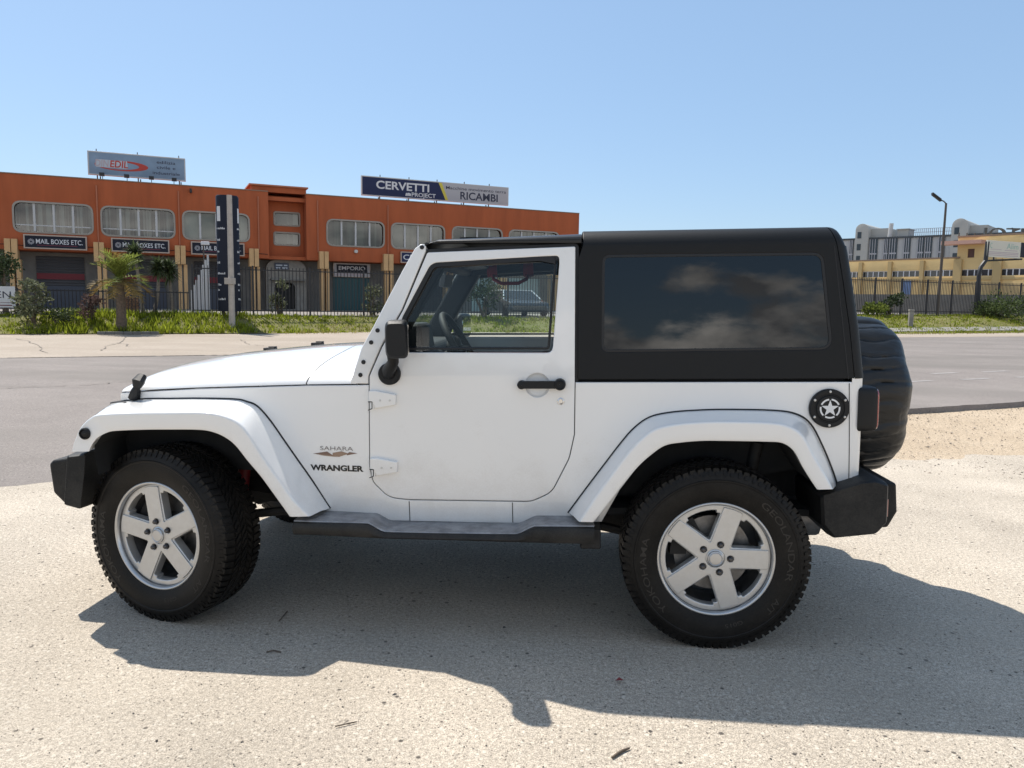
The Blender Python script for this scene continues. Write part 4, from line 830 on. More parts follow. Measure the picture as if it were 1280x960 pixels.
mb = MB(); mb.box(-.12, .12, -.1, .1, -.2, .9); mb.obj('shaft', M['concrete_pale'], root, smooth=0, bevel=.02)
mb = MB(); mb.box(-.14, .14, -.12, .12, .902, 1.0); mb.obj('cap', M['concrete_pale'], root, smooth=0, bevel=.02)

class Wall:
    """vertical wall through two pixels of known depth; px pairs turn into places on it"""
    def __init__(s, pxa, da, pxb, db):
        s.A = at_d(pxa, 386, da); B = at_d(pxb, 386, db); t = (B-s.A); t[2] = 0; s.L = np.linalg.norm(t); s.t = t/s.L; s.n = np.array([s.t[1], -s.t[0], 0])   # n towards the road
    def xz(s, px, py):
        q = ray(px, py); k = (s.n@(s.A-CAM_P))/(s.n@q); P = CAM_P+q*k; return float((P-s.A)@s.t), float(P[2])
    def __call__(s, x, z, d=0.0): p = s.A+s.t*x+s.n*d; return np.array([p[0], p[1], z])
def wbox(mb, w, x0, x1, d0, d1, z0, z1): mb.box(x0, x1, d0, d1, z0, z1, lambda x, d, z: w(x, z, d))
fw = Wall(1066, 96, 1300, 80); gz = .9
root = empty('factory_building', fw(0, gz)); tag(root, 'low yellow factory with a long band of small windows', 'building')
ztop = fw.xz(1130, 325)[1]; xr = fw.xz(1200, 325)[0]; xe = fw.xz(1330, 320)[0]; xs = -3.0; x1070 = 0
wz1, wz0 = fw.xz(1130, 338.5)[1], fw.xz(1130, 346)[1]
G = [(1050, 1075.2), (1078, 1111.5), (1115, 1151), (1155, 1195), (1200.5, 1244), (1250, 1290), (1295, 1325)]
hl = [[(fw.xz(a, 342)[0], wz0), (fw.xz(b, 342)[0], wz0), (fw.xz(b, 342)[0], wz1), (fw.xz(a, 342)[0], wz1)] for a, b in G]
place(link('wall', plate_mesh('wall', [[(xs-8, gz-.3), (xe, gz-.3), (xe, ztop), (xs-8, ztop)]]+hl, .4, .01, fw), M['yellow_wall']), root)
mb = MB(); wbox(mb, fw, xs-8, xe, -20, -.41, ztop-.6, ztop-.2); place(mb.obj('roof', M['roof_edge'], smooth=0), root)
mb = MB(); wbox(mb, fw, xs-8, xr-.02, -.45, .12, ztop+.003, ztop+.16); place(mb.obj('parapet_cap', M['roof_edge'], smooth=0), root)
mb = MB(); wbox(mb, fw, xs-8, xe, .003, .14, wz0-.45, wz0-.22); place(mb.obj('sill_band', M['yellow_trim'], smooth=0), root)
for a, b in G:
    xa, xb = fw.xz(a, 342)[0], fw.xz(b, 342)[0]; n = 5; mb = MB()
    for k in range(n+1): x = xa+(xb-xa)*k/n; wbox(mb, fw, x-.05, x+.05, -.13, -.05, wz0, wz1)
    wbox(mb, fw, xa, xb, -.12, -.06, wz1-.06, wz1); f = place(mb.obj('window', M['sign_white'], smooth=0), root)
    mb = MB(); wbox(mb, fw, xa+.01, xb-.01, -.3, -.125, wz0+.01, wz1-.01); mb.obj('pane', M['win_dark'], f, smooth=0)
for px in (1076.5, 1113, 1153, 1197.5, 1247):
    mb = MB(); x = fw.xz(px, 342)[0]; h = .22 if px < 1190 else .42; wbox(mb, fw, x-h, x+h, .004, .35, gz-.2, ztop-.15); place(mb.obj('column', M['yellow_trim'], smooth=0), root)
x0, x1 = fw.xz(1197, 310)[0], xe; zt2 = fw.xz(1200, 297)[1]; zc = fw.xz(1200, 305)[1]
wn0, wn1, wn2, wn3 = fw.xz(1209.5, 316)[0], fw.xz(1218, 316)[0], fw.xz(1213, 322)[1], fw.xz(1213, 311)[1]
place(link('upper_block', plate_mesh('wall', [[(x0, ztop+.003), (x1, ztop+.003), (x1, zt2), (x0, zt2)], [(wn0, wn2), (wn1, wn2), (wn1, wn3), (wn0, wn3)]], .4, .01, lambda x, y, d: fw(x, y, d+.0)), M['yellow_wall']), root)
mb = MB(); wbox(mb, fw, x0, x0+.4, -10, -.41, ztop, zt2); wbox(mb, fw, x0, x1, -10, -.41, zt2-.5, zt2-.2); place(mb.obj('upper_side', M['yellow_wall'], smooth=0), root)
mb = MB(); wbox(mb, fw, wn0, wn1, -.25, -.12, wn2, wn3); place(mb.obj('roller_shutter', M['shutter_brown'], smooth=0), root)
mb = MB(); wbox(mb, fw, x0-1.2, fw.xz(1233, 305)[0], .004, 1.4, zc-.12, zc+.28); place(mb.obj('canopy', M['canopy'], smooth=0), root)
mb = MB(); wbox(mb, fw, x0-.05, x1, -.45, .1, zt2+.003, zt2+.18); place(mb.obj('upper_parapet_cap', M['roof_edge'], smooth=0), root)
xd, zd = fw.xz(1127, 349); mb = MB(); wbox(mb, fw, xd, fw.xz(1140, 349)[0], .004, .12, gz, zd); place(mb.obj('door', M['blue_door'], smooth=0), root)
mb = MB(); wl = Wall(1055, 74, 1300, 62); wbox(mb, wl, -6, wl.L, -.3, 0, gz-.3, wl.xz(1130, 368)[1]); o = mb.obj('boundary_wall', M['concrete'], smooth=0); tag(o, 'grey concrete boundary wall between right fence and yellow factory', 'wall')
# roof letters: open frame capitals
fl = Wall(1236, 92, 1330, 92); la, lz0 = fl.xz(1233, 296.5); _, lz1 = fl.xz(1233, 284.5); lb = fl.xz(1330, 290)[0]; mb = MB()
text_into(mb, 'IOTEL', fl.xz(1231, 290)[0], fl.xz(1303, 290)[0], lz0, (lz1-lz0), lambda x, y: fl(x, y), .01)
o = mb.obj('roof_letters', M['grey_dark'], smooth=0, fix=False); s = o.modifiers.new('s', 'SOLIDIFY'); s.thickness = .25; tag(o, 'big dark roof letters above the yellow factory at the right edge', 'roof sign')
mb = MB(); 
for k in range(14): x = la-3+(lb-la+3)*k/13; wbox(mb, fl, x-.05, x+.05, -.5, -.4, zt2, lz0+.5)
wbox(mb, fl, la-3, lb, -.5, -.42, lz0-.25, lz0-.12); s_ = mb.obj('support', M['pole_metal'], o, smooth=0)

gw = Wall(1050, 175, 1300, 150); root = empty('apartment_block', gw(0, gz)); tag(root, 'grey block with vertical panels and rounded stair towers far right', 'building')
zt = gw.xz(1130, 297.5)[1]; xa, xb = gw.xz(1040, 300)[0], gw.xz(1300, 300)[0]
mb = MB(); wbox(mb, gw, xa, xb, -16, 0, gz, zt); place(mb.obj('wall', M['grey_panel'], smooth=0), root)
mb = MB(); wbox(mb, gw, xa, xb, -16.2, .3, zt+.003, zt+.35); place(mb.obj('roof_edge', M['grey_dark'], smooth=0), root)
for a, b in ((1062, 1067), (1087.5, 1097), (1105, 1111), (1112, 1121.5), (1130, 1138), (1147, 1155), (1156.5, 1165), (1173, 1181), (1206, 1214), (1222, 1230)):
    mb = MB(); wbox(mb, gw, gw.xz(a, 310)[0], gw.xz(b, 310)[0], .004, .25, gz+4, zt-.05); f = place(mb.obj('glazing', M['win_dark'], smooth=0), root)
    mb = MB(); x0_, x1_ = gw.xz(a, 310)[0], gw.xz(b, 310)[0]
    for k in range(6): wbox(mb, gw, x0_+.1, x1_-.1, .254, .32, gz+4.5+k*1.5, gz+4.8+k*1.5)
    for k in range(3): wbox(mb, gw, x0_+(x1_-x0_)*k/3, x0_+(x1_-x0_)*k/3+.12, .254, .34, gz+4, zt-.06)
    mb.obj('glazing_bar', M['sign_grey'], f, smooth=0)
def tower(pxa, pxb, ytop, deep, label_w):
    x0_, x1_ = gw.xz(pxa, 300)[0], gw.xz(pxb, 300)[0]; zp = gw.xz(pxa, ytop)[1]; r = (x1_-x0_)*.5
    pl = [(x0_, gz), (x1_, gz), (x1_, zp-r)]+[(x0_+r+r*math.cos(t), zp-r+r*math.sin(t)) for t in np.linspace(0, math.pi, 14)][1:]+[(x0_, zp-r)][:0]
    place(link('stair_tower', plate_mesh('stair_tower', [pl], deep, .02, lambda x, y, d: gw(x, y, d+.9)), M['plaster_grey']), root)
    for k in range(3):
        mb = MB(); z = zp-3.2-2.6*k; wbox(mb, gw, x0_+r*.35, x0_+r*.95, .903, .96, z, z+1.4); place(mb.obj('window', M['win_dark'], smooth=0), root)
tower(1070.5, 1086.5, 280.5, 12, ''); tower(1190, 1210, 274, 14, '')
mb = MB(); wbox(mb, gw, gw.xz(1086.6, 290)[0], gw.xz(1110, 290)[0], -11, -1, zt+.36, gw.xz(1100, 285)[1]); place(mb.obj('rooftop_room', M['plaster_grey'], smooth=0), root)
mb = MB(); wbox(mb, gw, gw.xz(1120, 290)[0], gw.xz(1134, 290)[0], -5, -1, zt+.36, gw.xz(1126, 286.5)[1]); wbox(mb, gw, gw.xz(1119, 290)[0], gw.xz(1135.5, 290)[0], -5.3, -.7, gw.xz(1126, 286.5)[1]+.003, gw.xz(1126, 285.5)[1]); place(mb.obj('rooftop_room', M['plaster_grey'], smooth=0), root)
mb = MB(); wbox(mb, gw, gw.xz(1210.1, 290)[0], gw.xz(1233, 290)[0], -12, -1, zt+.36, gw.xz(1220, 281)[1]); place(mb.obj('rooftop_room', M['plaster_grey'], smooth=0), root)
p0, p1 = gw(gw.xz(1111, 297)[0], zt, -.5), gw(gw.xz(1113.5, 279)[0], gw.xz(1113.5, 279)[1], -.5); mb = MB(); mb.tube([p0, p1], .45, 10); place(mb.obj('chimney', M['mullion']), root)
mb = MB(); xa_, xb_ = gw.xz(1136, 290)[0], gw.xz(1190, 290)[0]
for k in range(22): x = xa_+(xb_-xa_)*k/21; wbox(mb, gw, x-.06, x+.06, -1, -.9, zt+.36, zt+1.9)
for z in (1.1, 1.85): wbox(mb, gw, xa_, xb_, -1, -.9, zt+z, zt+z+.08)
place(mb.obj('roof_railing', M['sign_grey'], smooth=0), root)

# ------------------------------------------------------------------ the white off-road car
# car frame: +x rearwards, -y towards the photographer, body raked nose-down by RAKE about (0, 0.4)
RAKE = math.radians(1.55); _cr, _sr = math.cos(RAKE), math.sin(RAKE)
def rk(x, y, z): return (x*_cr-(z-.4)*_sr, y, .4+x*_sr+(z-.4)*_cr)
def unrk(P): x, z = P[0], P[2]-.4; return x*_cr+z*_sr, .4-x*_sr+z*_cr
BELT = 1.128
def hw(x, z):
    h = .79 - .022*max(0.0, (.92-z)/.4)**2 - .058*max(0.0, z-1.14)
    if x < -.33: h -= .135*((-.33-x)/1.25)
    return h
def cp(px, py, off=0.0):                                        # photo pixel on the car's near skin -> (x, z) in the raked frame
    Y = -.79
    for _ in range(6):
        x, z = unrk(at_y(px, py, Y)); Y = -(hw(x, z)+off)
    return (x, z)
def cY(px, py, Y): return unrk(at_y(px, py, Y))
def skin(off=0.0):
    return lambda x, z, d: rk(x, -(hw(x, z)+off)-d, z)
def cpl(L, off=0.0): return [(*cp(p[0], p[1], off), *(p[2:3])) for p in L]
def fil(L, seg=6): return fillet(L, seg)
car = empty('off_road_car', (0, 0, 0)); tag(car, 'white two door off-road car with black hardtop standing in the foreground', 'car')
CUTS_Z = [.5+.06*k for k in range(24)]; CUTS_X = [-.33, -.7, -1.1]
def skin_plate(name, loops, T, bev, m, parent, off=0.0, both=False, cz=CUTS_Z, cx=CUTS_X, smooth=32):
    me = plate_mesh(name, loops, T, bev, skin(off), cx, cz, smooth); o = link(name, me, M[m], parent); add_wn(o)
    if both:
        me2 = mirror_y(me); o2 = link(name, me2, None, parent); add_wn(o2); return o, o2
    return o
def mb_raked(mb): mb.v = [rk(*p) for p in mb.v]; return mb
def both(mb, name, m, parent, **kw):
    """the near part and its mirror image on the far side"""
    o = mb.obj(name, m, parent, **kw); me2 = mirror_y(o.data); o2 = link(name, me2, None, parent)
    for md in o.modifiers:
        n = o2.modifiers.new(md.name, md.type)
        if md.type == 'BEVEL': n.width = md.width; n.segments = md.segments; n.limit_method = 'ANGLE'; n.angle_limit = md.angle_limit
        if md.type == 'WEIGHTED_NORMAL': n.keep_sharp = True; n.weight = md.weight
    return o, o2

# --- door outline (pixels), kept for both the opening and the door
DOOR_LOW = [(460.8, 481, 0), (460.8, 486, 0), (461.6, 584, 14), (466, 603, 14), (485.6, 622.5, 30), (512, 625.3, 0), (664, 627.6, 30), (690, 616, 30), (712, 573, 40), (718.6, 543, 20), (719.4, 478, 0)]
DOOR_TOP = [(720.2, 307, 3), (533.5, 314.5, 5), (503, 387, 0), (477, 433, 8), (460.8, 470, 10)]
low3 = cpl(DOOR_LOW); top3 = cpl(DOOR_TOP)
door_poly = fil([(x, z, r*.0035) for x, z, r in low3]+[(x, z, r*.0035) for x, z, r in top3])
def inset(poly, d):
    P = [Vector(p) for p in poly]; n = len(P); A = sum(P[i].x*P[(i+1) % n].y-P[(i+1) % n].x*P[i].y for i in range(n)); s = 1 if A > 0 else -1; out = []
    for i in range(n):
        e1 = (P[i]-P[i-1]); e2 = (P[(i+1) % n]-P[i])
        if e1.length < 1e-6: e1 = e2
        if e2.length < 1e-6: e2 = e1
        e1.normalize(); e2.normalize(); n1 = Vector((-e1.y, e1.x))*s; n2 = Vector((-e2.y, e2.x))*s; b = n1+n2
        if b.length < 1e-3: b = n1
        b.normalize(); k = d/max(.5, b.dot(n1)); out.append((P[i].x+b.x*k, P[i].y+b.y*k))
    return out
door_in = inset(door_poly, .0035); open_low = fil([(x, z, r*.0035) for x, z, r in low3])

# --- tub: one side skin each with the door notch and wheel cut-outs
tub = cpl([(1065, 477, 0), (719.4, 478, 0)])
tubp = [(*p[:2], 0) for p in tub]
right = [(1065.5, 477.5, 0), (1066, 603.5, 0), (1060, 603.8, 0), (1035, 605, 0), (1020, 583, 30), (995, 548, 30), (960, 533, 40), (850, 536, 40), (815, 560, 30), (775, 612, 0), (752, 652.5, 0), (655, 654.5, 0), (490, 651, 0), (410, 648.5, 0), (395, 640, 0), (352, 580, 40), (310, 530, 40), (250, 516, 0), (165, 512, 0), (158, 500, 0), (152, 491, 0), (250, 486, 0), (383, 482, 0), (460.8, 481.2, 0)]
R3 = cpl(right)
outline = [(x, z, r*.0035) for x, z, r in R3]
outline = fil(outline)+open_low[1:]
tubs = skin_plate('body_side', [outline], .035, .004, 'paint', car, both=True)
# seams on the near side
def seam(pts, name='seam', w=.0035, off=.0012):
    mb = MB(); P = [cp(*p) for p in pts]
    for (a, b) in zip(P[:-1], P[1:]):
        d = Vector((b[0]-a[0], b[1]-a[1])).normalized(); nx, nz = -d.y*w/2, d.x*w/2
        n = 6
        for k in range(n):
            t0, t1 = k/n, (k+1)/n; q = [(a[0]+(b[0]-a[0])*t+s*nx, a[1]+(b[1]-a[1])*t+s*nz) for t, s in ((t0, 1), (t0, -1), (t1, -1), (t1, 1))]
            mb.add([rk(x, -(hw(x, z)+off), z) for x, z in q], [(0, 1, 2, 3)])
    return both(mb, name, M['seal'], car, smooth=0, fix=False)
seam([(1061.5, 479), (1060.8, 603)]); seam([(511.5, 626.5), (512.5, 651)]); seam([(640.5, 628), (641, 653)])
# dark strip closing the door gap, cowl side, rear panel, floor
gap = skin_plate('door_seal', [fil([(x, z, r*.0035) for x, z, r in low3]+[(x, z, r*.0035) for x, z, r in top3]) and inset(door_poly, -.012), inset(door_poly, .03)], .012, .001, 'seal', car, off=-.016, both=True)
xr = cp(1079, 540)[0]-.045; xb = xr+.012; zb0 = cp(1075, 601)[1]
mb = MB(); ring = []
for z in np.linspace(zb0, BELT, 8):
    h = hw(1.8, z); ring.append([(xr-.008, -h+.0005, z), (xr+.02, -h+.006, z), (xr+.042, -h+.022, z), (xr+.052, -h+.05, z), (xr+.055, 0, z), (xr+.052, h-.05, z), (xr+.042, h-.022, z), (xr+.02, h-.006, z), (xr-.008, h-.0005, z)])
mb.grid(ring); mb_raked(mb); mb.obj('rear_panel', M['paint'], car, smooth=50, fix=True)
XR = xr+.055
mb = MB(); mb.box(XR+.001, XR+.022, -.60, .60, zb0+.06, BELT-.01); mb_raked(mb); mb.obj('tailgate', M['paint'], car, smooth=0, bevel=.012, seg=3)
mb = MB(); mb.box(-.36, xr, -.70, .70, .50, .53); mb.box(-.40, -.36, -.70, .70, .50, 1.10); mb.box(xr-.02, xr+.03, -.72, .72, .55, BELT-.02); mb.box(.75, xr, -.50, .50, .53, .80); mb_raked(mb); mb.obj('floor_pan', M['dark'], car, smooth=0)
# inner side trim so no daylight leaks between skin and floor
for s in (-1, 1):
    mb = MB(); mb.box(.62, xr-.02, s*.735-.004, s*.735+.004, .86, BELT); mb.box(.62, .70, s*.735-.004, s*.735+.004, .5, .87); mb.box(-.40, .70, s*.72-.004, s*.72+.004, .48, .60); mb_raked(mb); mb.obj('inner_panel', M['interior'], car, smooth=0)

# --- hood, cowl, grille
def hood_line(): return [cp(152, 490.5), cp(200, 487.2), cp(250, 485), cp(383, 481.3), cp(437, 480.6)]
HL = hood_line(); hlx = [p[0] for p in HL]; hlz = [p[1] for p in HL]
CR = [cY(154, 485, -.60), cY(158, 479, -.58), cY(169, 470.5, -.56), cY(183, 464, -.52), cY(215, 457, -.35), cY(250, 450.6, -.2), cY(337, 440, .0), cY(408, 432.5, .0), cY(440, 431.5, .0)]
crx = [p[0] for p in CR]; crz = [p[1] for p in CR]
XG = cp(383, 470)[0]; XC = cp(445, 470)[0]
def hood_sec(x, n=33):
    w = hw(x, 1.05)-.0015; z0 = float(np.interp(x, hlx, hlz))+.003; z1 = max(z0+.004, float(np.interp(x, crx, crz))); row = []
    for k in range(n):
        v = math.sin((-1+2*k/(n-1))*math.pi/2); a = abs(v)
        zz = z0+(z1-z0)*(1-a**3.0)**.62
        bul = .012*math.exp(-((v)/.45)**4)*sstep((x+1.5)/.3)
        k_ = ((zz-z0)/max(.02, z1-z0))**1.5; sh_ = .075*sstep((x-(XG-.45))/.44) if x <= XG else .075*(1-(x-XG)/max(.01, XC-XG)); row.append((x+sh_*k_, v*w, zz+bul))
    return row
XG = cp(383, 470)[0]; XF = hlx[0]; XC = cp(445, 470)[0]
def hood_mesh(xs, name):
    mb = MB(); top = [hood_sec(x) for x in xs]; mb.grid(top)
    under = [[(p[0], p[1]*.985, p[2]-.02) for p in r] for r in top]; mb.grid([top[0], under[0]]); mb.grid([top[-1], under[-1]]); mb_raked(mb); return mb.obj(name, M['paint'], car, smooth=40)
xs = [XF+.001+(XG-.0075-XF)*t for t in [0, .006, .014, .026, .045, .07, .1, .14, .19, .25, .32, .4, .5, .6, .7, .8, .9, 1]]
hood = hood_mesh(xs, 'hood'); cowl = hood_mesh([XG, XG+.03, XG+.07, XG+.12, XC-.02, XC], 'cowl')
mb = MB(); mb.grid([[(p[0], p[1]*.9975, p[2]-.0035) for p in hood_sec(XG-.010)], [(p[0], p[1]*.9975, p[2]-.0035) for p in hood_sec(XG+.003)]]); mb_raked(mb); mb.obj('hood_gap', M['seal'], car, smooth=0, fix=False)
mb = MB(); sec = hood_sec(XC)
for x in (XC-.10,):
    s1 = hood_sec(x); mb.grid([[(x, p[1]*.80, p[2]+.004) for p in s1], [(XC+.03, p[1]*.80, q[2]+.022) for p, q in zip(s1, sec)]])
mb_raked(mb); mb.obj('cowl_grille', M['plastic'], car, smooth=0, fix=False)
# grille with seven slots and round lamps
gz0, gz1 = .60, float(hlz[0])-.004; gw_ = hw(XF, 1.0)-.01
slots = [rrect(-.245+.07*k-.0, -.245+.07*k+.045, .70, .94, .02) for k in range(7)]; slots = [[(x+.012, y) for x, y in s] for s in slots]
lampc = [circle(s*.42, .83, .098, 32) for s in (-1, 1)]
XGR = XF-.012
me = plate_mesh('grille', [fillet([(-gw_, gz0, .06), (gw_, gz0, .06), (gw_, gz1, .05), (-gw_, gz1, .05)], 6)]+slots+lampc, .05, .008, lambda y, z, d: rk(XGR-d+.02*(y/.6)**2, -y, z)); link('grille', me, M['paint'], car)
mb = MB(); mb.box(XGR+.055, XGR+.07, -gw_, gw_, gz0, gz1-.01); mb_raked(mb); mb.obj('radiator', M['dark'], car, smooth=0)
for s in (-1, 1):
    mb = MB(); mb.lathe([(0.04, .0), (.0, .05), (-.018, .08), (-.016, .094), (.03, .096)], 32, 'x', (XGR+.0, s*.42, .83)); mb.v = [rk(*p) for p in mb.v]; mb.obj('headlight', M['lamp_glass'], car)
mb = MB(); mb.grid([[(x, y, z) for y, z in ((-gw_-.006, gz0), (-gw_-.006, gz1))] for x in (XGR+.004, XF+.06)]); mb_raked(mb)
both(mb, 'grille_side', M['paint'], car, smooth=0, fix=False)
# hood latch, bumpers stops, washer nozzle
lx = cp(171, 483)
mb = MB(); 
def near(x, z, off): return rk(x, -(hw(x, min(z, 1.05))+off), z)
def pixp(px, py, off): x, z = cp(px, py, off); return near(x, z, off)
mb.tube([pixp(178, 469.5, -.008), pixp(173, 477, .018), pixp(171, 484, .020)], [.024, .034, .022], 8, squash=.7); mb.tube([pixp(171, 483, .018), pixp(169.5, 490, .016), pixp(167.5, 497, .004)], [.014, .024, .027], 8); mb.tube([pixp(181, 471, .0), pixp(177, 480, .012)], .010, 6); mb.tube([pixp(164, 494, .006), pixp(174, 496.5, .008)], .012, 6)
both(mb, 'hood_latch', M['plastic'], car)
for px, py, yy in ((338, 437, .34), (397, 430.5, .52)):
    x, z = cY(px, py, yy); mb = MB(); mb.box(x-.035, x+.035, yy-.025, yy+.025, z-.012, z+.012); mb.box(x-.010, x+.04, yy-.010, yy+.010, z+.0125, z+.02); mb_raked(mb); mb.obj('hood_bumper', M['plastic'], car, smooth=0, bevel=.006)
x, z = cY(410, 437, -.30); mb = MB(); mb.lathe([(-.02, .008), (.000, .008), (.004, .005), (.004, .001)], 12, 'z', (x, -.30, z)); mb_raked(mb); mb.obj('washer_nozzle', M['plastic'], car)

# --- flares
def flare(name, st, mirror=True):
    J = [s[0] for s in st]; rails = []
    rows = []
    for (jx, jz, jy), (cx, cz, cy), (lx_, lz, ly) in st:
        J, C, L = np.array([jx, jy, jz]), np.array([cx, cy, cz]), np.array([lx_, ly, lz])
        e = .22; a = C+(J-C)*min(.5, .013/max(1e-3, np.linalg.norm(J-C))); b = C+(L-C)*min(.5, .011/max(1e-3, np.linalg.norm(L-C)))
        row = [J, J+(C-J)*.5+np.array([0, 0, .004]), a]
        for t in (.25, .5, .75): row.append(a*(1-t)**2+C*2*t*(1-t)+b*t*t)
        row += [b, L*.5+b*.5, L+(b-L)*.12, L+np.array([0, .006, 0])+(L-b)*.02, L+np.array([0, .03, .004]), L+np.array([0, .12, .02])]
        rows.append(row)
    R = [np.array(r) for r in rows]; sm_ = []
    cols = len(rows[0]); rails = [catmull([r[i] for r in rows], 5) for i in range(cols)]
    mb = MB(); mb.grid([[rails[i][k] for i in range(cols)] for k in range(len(rails[0]))])
    for k in (0, -1):
        r = [rails[i][k] for i in range(cols)]; mb.add(r, [tuple(range(cols))])
    mb_raked(mb); o1, o2 = both(mb, name, M['paint'], car, smooth=48); add_wn(o1); add_wn(o2)
    for o, sg in ((o1, 1), (o2, -1)):
        sb = MB(); sb.tube([rk(p[0], sg*(p[1]-.0095), p[2]+.0005) for p in rails[0]], .0042, 6); sb.obj('fender_seal', M['seal'], o, smooth=0)
    return o1, o2
FY = -.936
def S(j, c, l, jy=None, cy=FY, ly=FY+.004):
    C = cY(*c, cy); L = cY(*l, ly)
    if isinstance(j[0], str): Jx, Jz, Jy = C[0]+j[1], C[1]+j[2], j[3]
    else:
        x, z = cp(*j); Jx, Jz, Jy = x, z, -(hw(x, z)-.01)
    return ((Jx, Jz, Jy), (C[0], C[1], cy), (L[0], L[1], ly))
fst = [S(('o', .03, .004, -.70), (88.5, 564.5), (110, 564.5), cy=-.90), S(('o', .035, .012, -.70), (92, 551.5), (112.5, 558), cy=-.905), S(('o', .04, .025, -.70), (100, 534), (119.5, 548), cy=-.915), S(('o', .04, .04, -.70), (112, 522.5), (133, 540.5), cy=-.925), S((138, 504), (126, 518), (146, 538.3)), S((175, 499), (167, 516), (180, 537)), S((215, 498.3), (210, 515.5), (212, 536.8)), S((252, 498), (250, 515.4), (245, 537)), S((294, 499), (273, 518.2), (262, 539)), S((308.5, 502), (294, 526.5), (278, 545)), S((321.5, 507.5), (308, 540), (293, 556)), S((337.5, 525), (322, 562), (309, 576)), S((355, 550), (337, 584), (325, 595)), S((371, 573), (350, 602), (336, 610)), S((390, 600), (366, 624.5), (349, 628)), S((413, 635.5), (387, 645.5), (362, 646))]
flare('front_fender', fst)
rst = [S((710, 641), (724, 652.3), (742, 652.7)), S((733, 610), (745, 620), (759, 631)), S((755, 581), (767, 590), (778, 607)), S((775, 555), (787, 564), (796, 585)), S((792, 535.5), (804, 547), (812, 570)), S((812, 521.5), (820, 536), (831, 557)), S((837.5, 515.6), (844, 530.5), (852.5, 553)), S((870, 513), (872, 527.8), (878, 551)), S((905, 512), (905, 527), (905, 551)), S((965, 513), (963, 528.5), (958, 552)), S((995, 517.5), (988, 534), (979, 554)), S((1013.7, 530.6), (1004, 546), (993, 564)), S((1028.7, 558.7), (1018, 572), (1004, 584)), S((1040, 586), (1032, 595), (1014, 600)), S((1047.5, 608), (1041, 611.5), (1022, 612))]
flare('rear_fender', rst)
# marker lamp on the front flare
mx, mz = cY(104.6, 542.5, FY); mb = MB(); mb.lathe([(-.010, .001), (-.010, .012), (-.006, .018), (-.012, .021), (-.008, .026), (.01, .026)], 24, 'y', (mx, FY+.012, mz)); mb_raked(mb); both(mb, 'marker_lamp', M['plastic'], car)
# wheel-house liners
def liner(name, pts, y0, y1):
    mb = MB(); P = catmull([np.array(p) for p in pts], 4); mb.grid([[(p[0], y, p[1]) for y in np.linspace(y0, y1, 4)] for p in P]); mb.add([(p[0], y1, p[1]) for p in P], [tuple(range(len(P)))]); mb_raked(mb); return both(mb, name, M['dark'], car, smooth=40, fix=False)
fl_ = [(s[2][0], s[2][1]) for s in fst]; fl_ = [(x+(.02 if i < 3 else 0), z+.012) for i, (x, z) in enumerate(fl_)]; fl_ = [(fl_[0][0]+.01, fl_[0][1]-.12)]+fl_[:14]
liner('wheel_liner', fl_, -.915, -.672)
rl_ = [(s[2][0], s[2][1]+.012) for s in rst]; liner('wheel_liner', rl_, -.915, -.60)

# --- windscreen frame
WS = [(526, 304.8, 5), (518.5, 310.5, 6), (503, 338, 0), (466, 409, 10), (451.5, 435, 10), (437.3, 479.5, 0), (460.2, 479.8, 0), (460.2, 470, 10), (476.2, 433, 8), (502, 387, 0), (532, 314, 3), (532.5, 306, 3)]
ws3 = fil([(x, z, r*.0035) for x, z, r in cpl(WS)], 4)
wsf = skin_plate('windscreen_frame', [ws3], .07, .006, 'paint', car, off=.0005, both=True)
A0, A1 = cp(522, 308), cp(449, 437)                             # leading edge top / bottom
def wbeam(t0, t1, th): 
    mb = MB(); a = np.array([A1[0]+(A0[0]-A1[0])*t0, A1[1]+(A0[1]-A1[1])*t0]); b = np.array([A1[0]+(A0[0]-A1[0])*t1, A1[1]+(A0[1]-A1[1])*t1]); dv = (b-a)/np.linalg.norm(b-a); nv = np.array([dv[1], -dv[0]]); q = [a, b, b+nv*th, a+nv*th]
    mb.add([(p[0]+.004, s, p[1]) for s in (-.715, .715) for p in q], [(0, 1, 2, 3), (7, 6, 5, 4), (0, 4, 5, 1), (1, 5, 6, 2), (2, 6, 7, 3), (3, 7, 4, 0)]); mb_raked(mb); return mb.obj('windscreen_beam', M['paint'], car, smooth=0, bevel=.008)
for s in (-1, 1):  # dark plates added inside the pillars to block sun leaking past the screen corners
    mb = MB(); q_ = [A1, A0, (A0[0]+.14, A0[1]-.015), (A1[0]+.13, A1[1]-.02)]; y0_, y1_ = s*.70, s*.60
    mb.add([(p[0]+.006, y, p[1]-.004) for y in (y0_, y1_) for p in q_], [(0, 1, 2, 3), (7, 6, 5, 4), (0, 4, 5, 1), (1, 5, 6, 2), (2, 6, 7, 3), (3, 7, 4, 0)]); mb_raked(mb); mb.obj('sun_block_trim', M['interior'], car, smooth=0, bevel=.02, seg=3)
wbeam(.91, .995, .06); wbeam(-.15, .12, .05)
mb = MB(); a = np.array(A1)+(np.array(A0)-np.array(A1))*.10; b = np.array(A1)+(np.array(A0)-np.array(A1))*.92; mb.add([(a[0]+.03, -.71, a[1]), (a[0]+.03, .71, a[1]), (b[0]+.03, .70, b[1]), (b[0]+.03, -.70, b[1])], [(0, 1, 2, 3)]); mb_raked(mb); mb.obj('windscreen', M['screen_glass'], car, smooth=0, fix=False)
for px, py in ((472, 413), (464, 428), (454.4, 452.6), (450.6, 468.7), (527.5, 309)):
    x, z = cp(px, py); mb = MB(); mb.lathe([(-.006, .0005), (-.006, .008), (-.002, .010), (.004, .010)], 12, 'y', (x, -(hw(x, z)+.0005), z)); mb_raked(mb); both(mb, 'frame_bolt', M['seal'], car)
